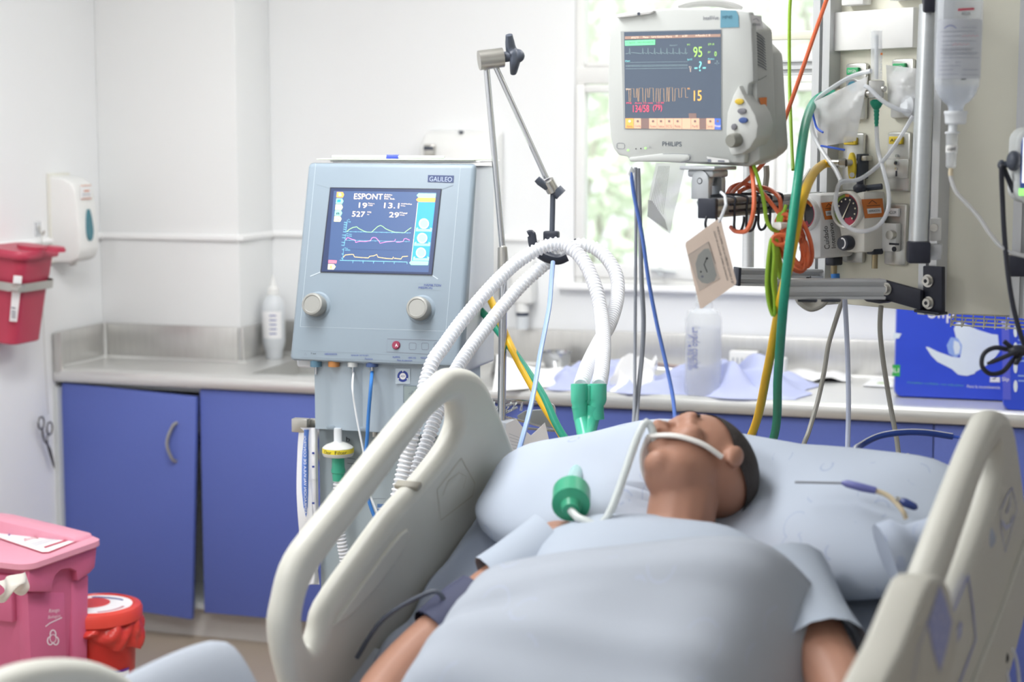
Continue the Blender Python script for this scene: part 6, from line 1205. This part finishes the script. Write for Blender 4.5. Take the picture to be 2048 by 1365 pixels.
# pillow
PL=MB(M_pil,BF_); cu,cw_=-.055,-.205
def pillow(p,q):
    th=2*PI*p; ph_=PI*(q-.5); cx_=math.copysign(abs(math.cos(th))**.55,math.cos(th)); sx_=math.copysign(abs(math.sin(th))**.6,math.sin(th)); r_=math.cos(ph_)**.55
    x=.44*cx_*r_; sl=min(1,max(0,(-x-.16)/.28)); u=cu+.185*sx_*r_*(1-.0*sl)-.10*sl*sl*(sx_>0)*sx_*r_; h=.075*math.sin(ph_)*(1-.35*(abs(x)/.44)**4)
    dent=.052*math.exp(-((x-.02)/.12)**2-((u+.06)/.13)**2) if h>0 else 0
    bump=.014*wrk(x*1.3,u*2)+.012*math.sin(x*14+2)*math.exp(-((u-.1)/.1)**2)
    return (x,u,cw_+h-dent+bump*(1 if h>0 else .2)+.012*(x<-.1)*(h>0))
PL.grid(pillow,64,32,closed_u=True); PL=PL.build('pillow',fr=BF_,smooth=70); tag(PL,'long pale blue grey pillow under the patient\'s head','pillow')
# bunched cloth by the right rail
b=MB(M_sheet); c=at(1925,1078,2.66)
b.grid(lambda p,q: c+NN*(.045*math.cos(2*PI*p)*math.sin(PI*q)*(1+.12*math.sin(8*p*PI)))+UU*(.04*math.sin(2*PI*p)*math.sin(PI*q))+WW*(.035*math.cos(PI*q)*(1+.1*math.sin(6*PI*p))),24,12,closed_u=True); b.tube(smooth_pts([c,c-NN*.05-WW*.01,c-NN*.11-UU*.04-WW*.015],5),[.034]*8+[.05]*3,12); b=b.build('bunched_cloth',smooth=60); tag(b,'bunched corner of blue grey cloth poking through the right rail','cloth')
# ================================================================ the patient
M_skin=mat('brown_skin',(172,128,108),.5,var=.06,scale=14,sss=.1,spec=.35); M_hair=mat('short_dark_hair',(58,52,50),.8,var=.25,scale=90,bump=.4,bscale=240); M_gown=sheet_mat('pale_gown_cotton',(172,181,194),(172,180,194),16.)
PB_=MB(M_skin); 
def limb(pts,rs,n=14):
    P=smooth_pts(pts,5); R=[]
    k=len(P)
    for i in range(k):
        t=i/(k-1)*(len(rs)-1); j=min(int(t),len(rs)-2); R.append(rs[j]+(rs[j+1]-rs[j])*(t-j))
    PB_.tube(P,R,n); PB_.ball(P[0],R[0]*.99,n=14,k=8); PB_.ball(P[-1],R[-1]*.99,n=14,k=8)
def b3(u,x,w): return B(u,x,w)
WT=WS+.105
torso=[]
for u,hx,hw,cw in ((-.215,.08,.06,WT),(-.235,.17,.078,WT),(-.28,.205,.098,WT),(-.36,.19,.112,WT+.006),(-.46,.175,.115,WT+.01),(-.58,.160,.115,WT+.012),(-.70,.170,.115,WT+.008),(-.80,.185,.105,WT),(-.86,.17,.09,WT-.01)):
    torso.append([b3(u,hx*math.copysign(abs(math.cos(a_))**.8,math.cos(a_)),cw+hw*math.copysign(abs(math.sin(a_))**.8,math.sin(a_))) for a_ in [2*PI*i/28 for i in range(28)]])
PB_.ring_loft(torso)
def ff(x,y,z): return FF@Vector((x,y,z))
for s in (-1,1):
    limb([ff(s*.095,.02,.09),ff(s*.11,-.22,.10),ff(s*.12,-.46,.11),ff(s*.12,-.66,.085),ff(s*.12,-.86,.06)],[.085,.078,.058,.055,.04])
    limb([ff(s*.12,-.87,.06),ff(s*.13,-.90,.13),ff(s*.135,-.905,.20)],[.045,.038,.03])
# arms lying along the sides
AL=[b3(-.275,-.195,WT+.01),b3(-.40,-.285,WT-.012),b3(-.545,-.350,WT-.022),b3(-.67,-.352,WT-.012),ff(-.34,.02,.075)]
limb(AL,[.058,.052,.045,.040,.028])
AR_=[b3(-.275,.195,WT+.01),b3(-.40,.285,WT+.0),b3(-.535,.372,WT+.005),b3(-.66,.36,WT+.0),ff(.33,.03,.085)]
limb(AR_,[.058,.052,.045,.040,.028])
def hand(w0,d,side,up):
    d=d.normalized(); up=(up-d*up.dot(d)).normalized(); s=d.cross(up)*side
    limb([w0,w0+d*.04,w0+d*.085],[.027,.034,.034]); 
    PB_.ball(w0+d*.055,.036,n=14,k=8)
    for k,(o,l) in enumerate(((-.030,.062),(-.010,.078),(.011,.074),(.030,.058))):
        k0=w0+d*.085+s*o; limb([k0,k0+d*l*.45+up*.004,k0+d*l*.75-up*.006,k0+d*l-up*.018],[.0105,.0098,.0092,.0080],10)
    t0=w0+d*.03-s*.028; limb([t0,t0+d*.028-s*.022,t0+d*.058-s*.028-up*.006],[.0125,.0115,.0095],10)
hand(AL[-1],(AL[-1]-AL[-2]),1,Vector((0,0,1))); hand(AR_[-1],(AR_[-1]-AR_[-2]),-1,Vector((0,0,1)))
limb([b3(-.255,0,WT-.005),b3(-.205,-.004,WT+.025),b3(-.155,-.008,WT+.055)],[.066,.058,.058])
# head: local axes  up (crown), fr (face), sd (patient's left = image right)
HC=b3(-.082,-.005,-.105); yawh=math.radians(32)
up_=(UU*.93+WW*-.18).normalized(); f0_=(WW-up_*WW.dot(up_)).normalized(); s0_=up_.cross(f0_)
fr_=(f0_*math.cos(yawh)-NN*math.sin(yawh)); fr_=(fr_-up_*fr_.dot(up_)).normalized(); sd_=fr_.cross(up_)
HM=cols(sd_,fr_,up_,HC)      # local x side, y face, z crown
def hp(x,y,z): return HM@Vector((x,y,z))
PB_.ball((0,-.008,.025),(.077,.096,.085),M=HM,n=28,k=18); PB_.ball((0,.022,-.035),(.060,.066,.078),M=HM,n=24,k=14)
PB_.ball((0,.058,-.092),(.028,.026,.022),M=HM); PB_.ball((0,.03,-.085),(.048,.045,.03),M=HM)
PB_.ball((0,.082,.022),(.050,.014,.012),M=HM)                        # brow
for s in (-1,1):
    PB_.ball((s*.036,.060,-.022),(.024,.022,.024),M=HM); PB_.ball((s*.030,.074,.004),(.0165,.012,.010),M=HM); PB_.ball((s*.078,-.008,-.008),(.009,.017,.030),M=HM); PB_.ball((s*.010,.094,-.032),(.009,.009,.007),M=HM)
PB_.tube([hp(0,.084,.012),hp(0,.094,-.008),hp(0,.106,-.028),hp(0,.096,-.036)],[.008,.010,.0125,.009],12); PB_.ball((0,.102,-.029),(.012,.010,.010),M=HM)
PB_.ball((0,.086,-.058),(.022,.010,.0065),M=HM); PB_.ball((0,.084,-.068),(.020,.010,.0065),M=HM)
person=PB_.build('person',smooth=180)
mo=person.modifiers.new('remesh','REMESH'); mo.mode='VOXEL'; mo.voxel_size=.0045; mo.use_smooth_shade=True
mo=person.modifiers.new('smooth','SMOOTH'); mo.factor=.5; mo.iterations=8
tag(person,'patient lying on the raised bed with head on the pillow and airway tube','person')
# hair: short, sides and back
hb=MB(M_hair)
def hair(p,q):
    a_=2*PI*p; t=PI*q*.62; front=math.sin(a_)
    lim=1.0 if front<.1 else 1.0-.55*front
    t*=lim; return hp(.0805*math.sin(t)*math.cos(a_)*1.01,-.010+.099*math.sin(t)*math.sin(a_)*1.0,.025+.088*math.cos(t))
hb.grid(hair,48,16,closed_u=True); hb=hb.build('hair',person,smooth=80)
for s in (-1,1):
    e=MB(M_hair); e.tube(smooth_pts([hp(s*.016,.0945,.024),hp(s*.032,.088,.029),hp(s*.048,.074,.024)],4),[.003]*5+[.0035]*3+[.0015],6); e.build('eyebrow',person)
# gown
GB=MB(M_gown); rings=[]
for u,hx,hw,cw in ((-.225,.12,.075,WT+.002),(-.25,.188,.095,WT),(-.29,.220,.112,WT),(-.36,.207,.126,WT+.006),(-.46,.192,.129,WT+.01),(-.58,.180,.129,WT+.012),(-.70,.188,.129,WT+.008),(-.80,.20,.12,WT)):
    rings.append([b3(u,hx*math.copysign(abs(math.cos(a_))**.8,math.cos(a_)),cw+hw*math.copysign(abs(math.sin(a_))**.8,math.sin(a_))+.004*math.sin(a_*5+u*40)) for a_ in [2*PI*i/36 for i in range(36)]])
GB.ring_loft(rings,caps=False)
for A in (AL,AR_):
    n_=5 if A is AL else 7; P=smooth_pts(A,5)[:n_]; GB.tube(P,[.078,.076,.074,.072,.072,.074,.076][:n_],16,caps=False)
GB.build('gown',person,smooth=80)
# blood pressure cuff, on the arm nearest the left rail
M_cuff=mat('navy_cuff_fabric',(62,66,92),.7,var=.08)
P=smooth_pts(AL,5); CF=MB(M_cuff); CF.tube(P[5:9],[.060,.062,.061,.058],20,caps=False); CF.tube(P[5:9],[.056,.058,.057,.054],20,caps=False); q=P[7]; CF.m(M_dark).tube(smooth_pts([q+WW*.055,q+WW*.075-NN*.02,q+WW*.05-NN*.09-UU*.05,q-NN*.13-UU*.10+WW*.0],5),.004,8); CF=CF.build('pressure_cuff',smooth=60); tag(CF,'dark navy blood pressure cuff round the patient\'s arm by the left rail','cuff')
# top sheet over chest and legs
TS=MB(M_blan)
def top(p,q):
    s=-.05+1.95*p; x=(q-.5)*1.02
    body=.262-.02*math.exp(-((s-.45)/.2)**2)
    if s>.62: body=.262-.06*min(1,(s-.62)/.3)
    ax_=abs(x); k=1/(1+math.exp((ax_-.275)/.028)); h=.035+(body-.035)*k
    if s>.32:                                         # spilling high over the left edge beside the hips and legs
        g_=min(1,(s-.32)/.09); g_=g_*g_*(3-2*g_); h+= g_*(.25*math.exp(-((x+.49)/.11)**2)*(1 if s<.62 else math.exp(-((s-.62)/.25)**2))+.08*math.exp(-((x-.47)/.12)**2))
    h+=.024*wrk(x*1.2,s*1.1)*(1 if s>.05 else .4)+.016*k*math.exp(-((s-.16-.25*x)/.035)**2)+.014*k*math.exp(-((s-.36+.3*x)/.04)**2)+.010*math.sin(6*s+9*x)*k+.012*math.exp(-((s-.02)/.03)**2)*k
    u0=-.46+.26*max(-.3,min(.3,x))-s
    if u0>HIN+.12: return B(u0,x,WS+h)
    # blend round the hinge to the flat section
    t=(HIN+.12-u0); pu=B(u0,x,WS+h); yy=-(t-.14); pf_=FF@Vector((x,yy,h)); g_=min(1,max(0,t/.26)); g_=g_*g_*(3-2*g_); return pu.lerp(pf_,g_)
TS.grid(top,120,80); TS=TS.build('top_sheet',smooth=80); 
mo=TS.modifiers.new('thickness','SOLIDIFY'); mo.thickness=.006
tag(TS,'pale grey top sheet covering the patient from chest to feet','bed sheet')
# breathing tube, catheter mount and filter at the mouth
CM=BC
mth=hp(0,.094,-.063)
MB(mat('pale_teal_tubing',(178,222,220),.25,alpha=.75,var=.02)).tube(smooth_pts([at(1172,884,3.35),at(1165,915,3.22),at(1150,955,3.05),at(1143,985,2.95)],6),.0135,14).build('catheter_mount',CM)
gq=[at(1143,975,2.95),at(1143,985,2.94),at(1142,1010,2.90),at(1142,1022,2.885)]
MB(mat('emerald_filter',(64,168,130),.3,alpha=.95,var=.03)).tube([gq[0],gq[0].lerp(gq[1],.9),gq[1],gq[2],gq[2].lerp(gq[3],.2),gq[3]],[.014,.016,.032,.032,.018,.014],24).build('moisture_filter',CM)
ET=MB(mat('clear_airway_tube',(222,228,226),.2,alpha=.75)); ET.tube(smooth_pts([gq[3],at(1165,1040,2.86),at(1215,1035,2.85),mth+fr_*.03,mth-fr_*.01],6),.0068,12); ET=ET.build('airway_tube'); tag(ET,'clear airway tube running from the green filter to the patient\'s mouth','tube')
TPE=MB(mat('white_tape',(232,230,226),.6))
for s in (-1,1): TPE.tube(smooth_pts([mth+fr_*.008,hp(s*.035,.080,-.055),hp(s*.062,.045,-.045),hp(s*.0725,.008,-.035)],5),.009,8,flat=.5)
TPE=TPE.build('fixing_tape'); tag(TPE,'white fixing tape across the patient\'s cheeks holding the airway tube','tape')
# monitoring leads on the pillow
LD=thing('sensor_lead','purple sensor plug with tan lead lying on the right end of the pillow','lead',Matrix.Translation(at(1750,985,2.83))); li=LD.matrix_world.inverted(); ll=lambda *p:[li@at(*q) for q in p]
MB(M_gc2).tube(smooth_pts(ll((1590,965,2.86),(1640,966,2.85),(1690,967,2.84)),5),.002,8).build('thin_wire',LD)
MB(mat('violet_plug',(104,108,168),.4)).tube(ll((1684,966,2.835),(1694,968,2.83),(1725,976,2.82),(1752,982,2.815)),[.003,.0065,.007,.006],12).build('plug',LD)
MB(mat('tan_lead',(206,190,160),.4)).tube(smooth_pts(ll((1750,982,2.815),(1772,990,2.81),(1792,1006,2.80),(1806,1024,2.79),(1812,1038,2.79)),5),.0042,8).build('lead_wire',LD)
NP=MB(mat('navy_plug',(48,64,120),.35)); NP.tube([at(1803,1003,2.80),at(1810,1006,2.795),at(1830,1015,2.79),at(1834,1018,2.79)],[.006,.0075,.006,.003],12); NP.m(M_nickel).tube([at(1792,998,2.80),at(1804,1004,2.80)],.0045,10); NP=NP.build('navy_connector'); tag(NP,'navy connector with metal tip on the right end of the pillow','connector')
# clear lines hanging beside the right rail
cable('drain_line',C([(2006,1310,2.78),(2018,1296,2.8),(2028,1305,2.8),(2036,1340,2.8),(2040,1400,2.8)]),.003,M_tubec,'clear line looping beside the lower edge of the right bed rail, outer one','line')
cable('drain_line',C([(2004,1318,2.76),(2010,1330,2.78),(2018,1365,2.78),(2024,1400,2.78)]),.003,M_tubec,'clear line hanging below the right bed rail, inner one','line')
b=MB(M_ink); b.ball(at(2005,1316,2.77),(.010,.010,.012)); b=b.build('line_clamp'); tag(b,'small dark clamp on the clear line at the right rail','clamp')
# ================================================================ light
world = bpy.data.worlds.new('sky'); sc.world = world; world.use_nodes = True
bg = world.node_tree.nodes['Background']; bg.inputs['Color'].default_value = (.93,.97,1,1); bg.inputs['Strength'].default_value = 1.15
def ceiling_light(x,y,e,label):
    T=thing('ceiling_light',label,'light',Matrix.Translation((x,y,ZC-.004)),'ceiling panels')
    MB(M_white).box((0,0,-.01),(.64,1.24,.02),.003).build('housing',T); MB(mat('lamp_diffuser',(255,252,246),.5,emit=3.,var=.0)).box((0,0,-.022),(.58,1.18,.006)).build('diffuser',T)
    L=bpy.data.lights.new('panel_lamp','AREA'); L.shape='RECTANGLE'; L.size=.6; L.size_y=1.2; L.energy=e; L.color=(.97,.985,1)
    o=bpy.data.objects.new('panel_lamp',L); COL.objects.link(o); o.location=(x,y,ZC-.035)
ceiling_light(-1.6,3.1,30,'fluorescent ceiling panel above the ventilator, left of the bed')
ceiling_light(-.5,4.5,13,'fluorescent ceiling panel over the counter by the window')
ceiling_light(-2.0,1.3,23,'fluorescent ceiling panel over the foot of the bed, left')
sun=bpy.data.lights.new('sun','SUN'); sun.energy=2.5; sun.angle=.05; so=bpy.data.objects.new('sun',sun); COL.objects.link(so); so.rotation_euler=(math.radians(50),0,math.radians(20))
sc.view_settings.view_transform='Standard'; sc.view_settings.look='None'; sc.view_settings.exposure=.28; sc.view_settings.gamma=1.; sc.view_settings.use_curve_mapping=False
cy=sc.cycles; cy.use_denoising=True; cy.max_bounces=8; cy.diffuse_bounces=4; cy.glossy_bounces=4; cy.transparent_max_bounces=24; cy.transmission_bounces=6; cy.sample_clamp_indirect=6; cy.caustics_reflective=False; cy.caustics_refractive=False
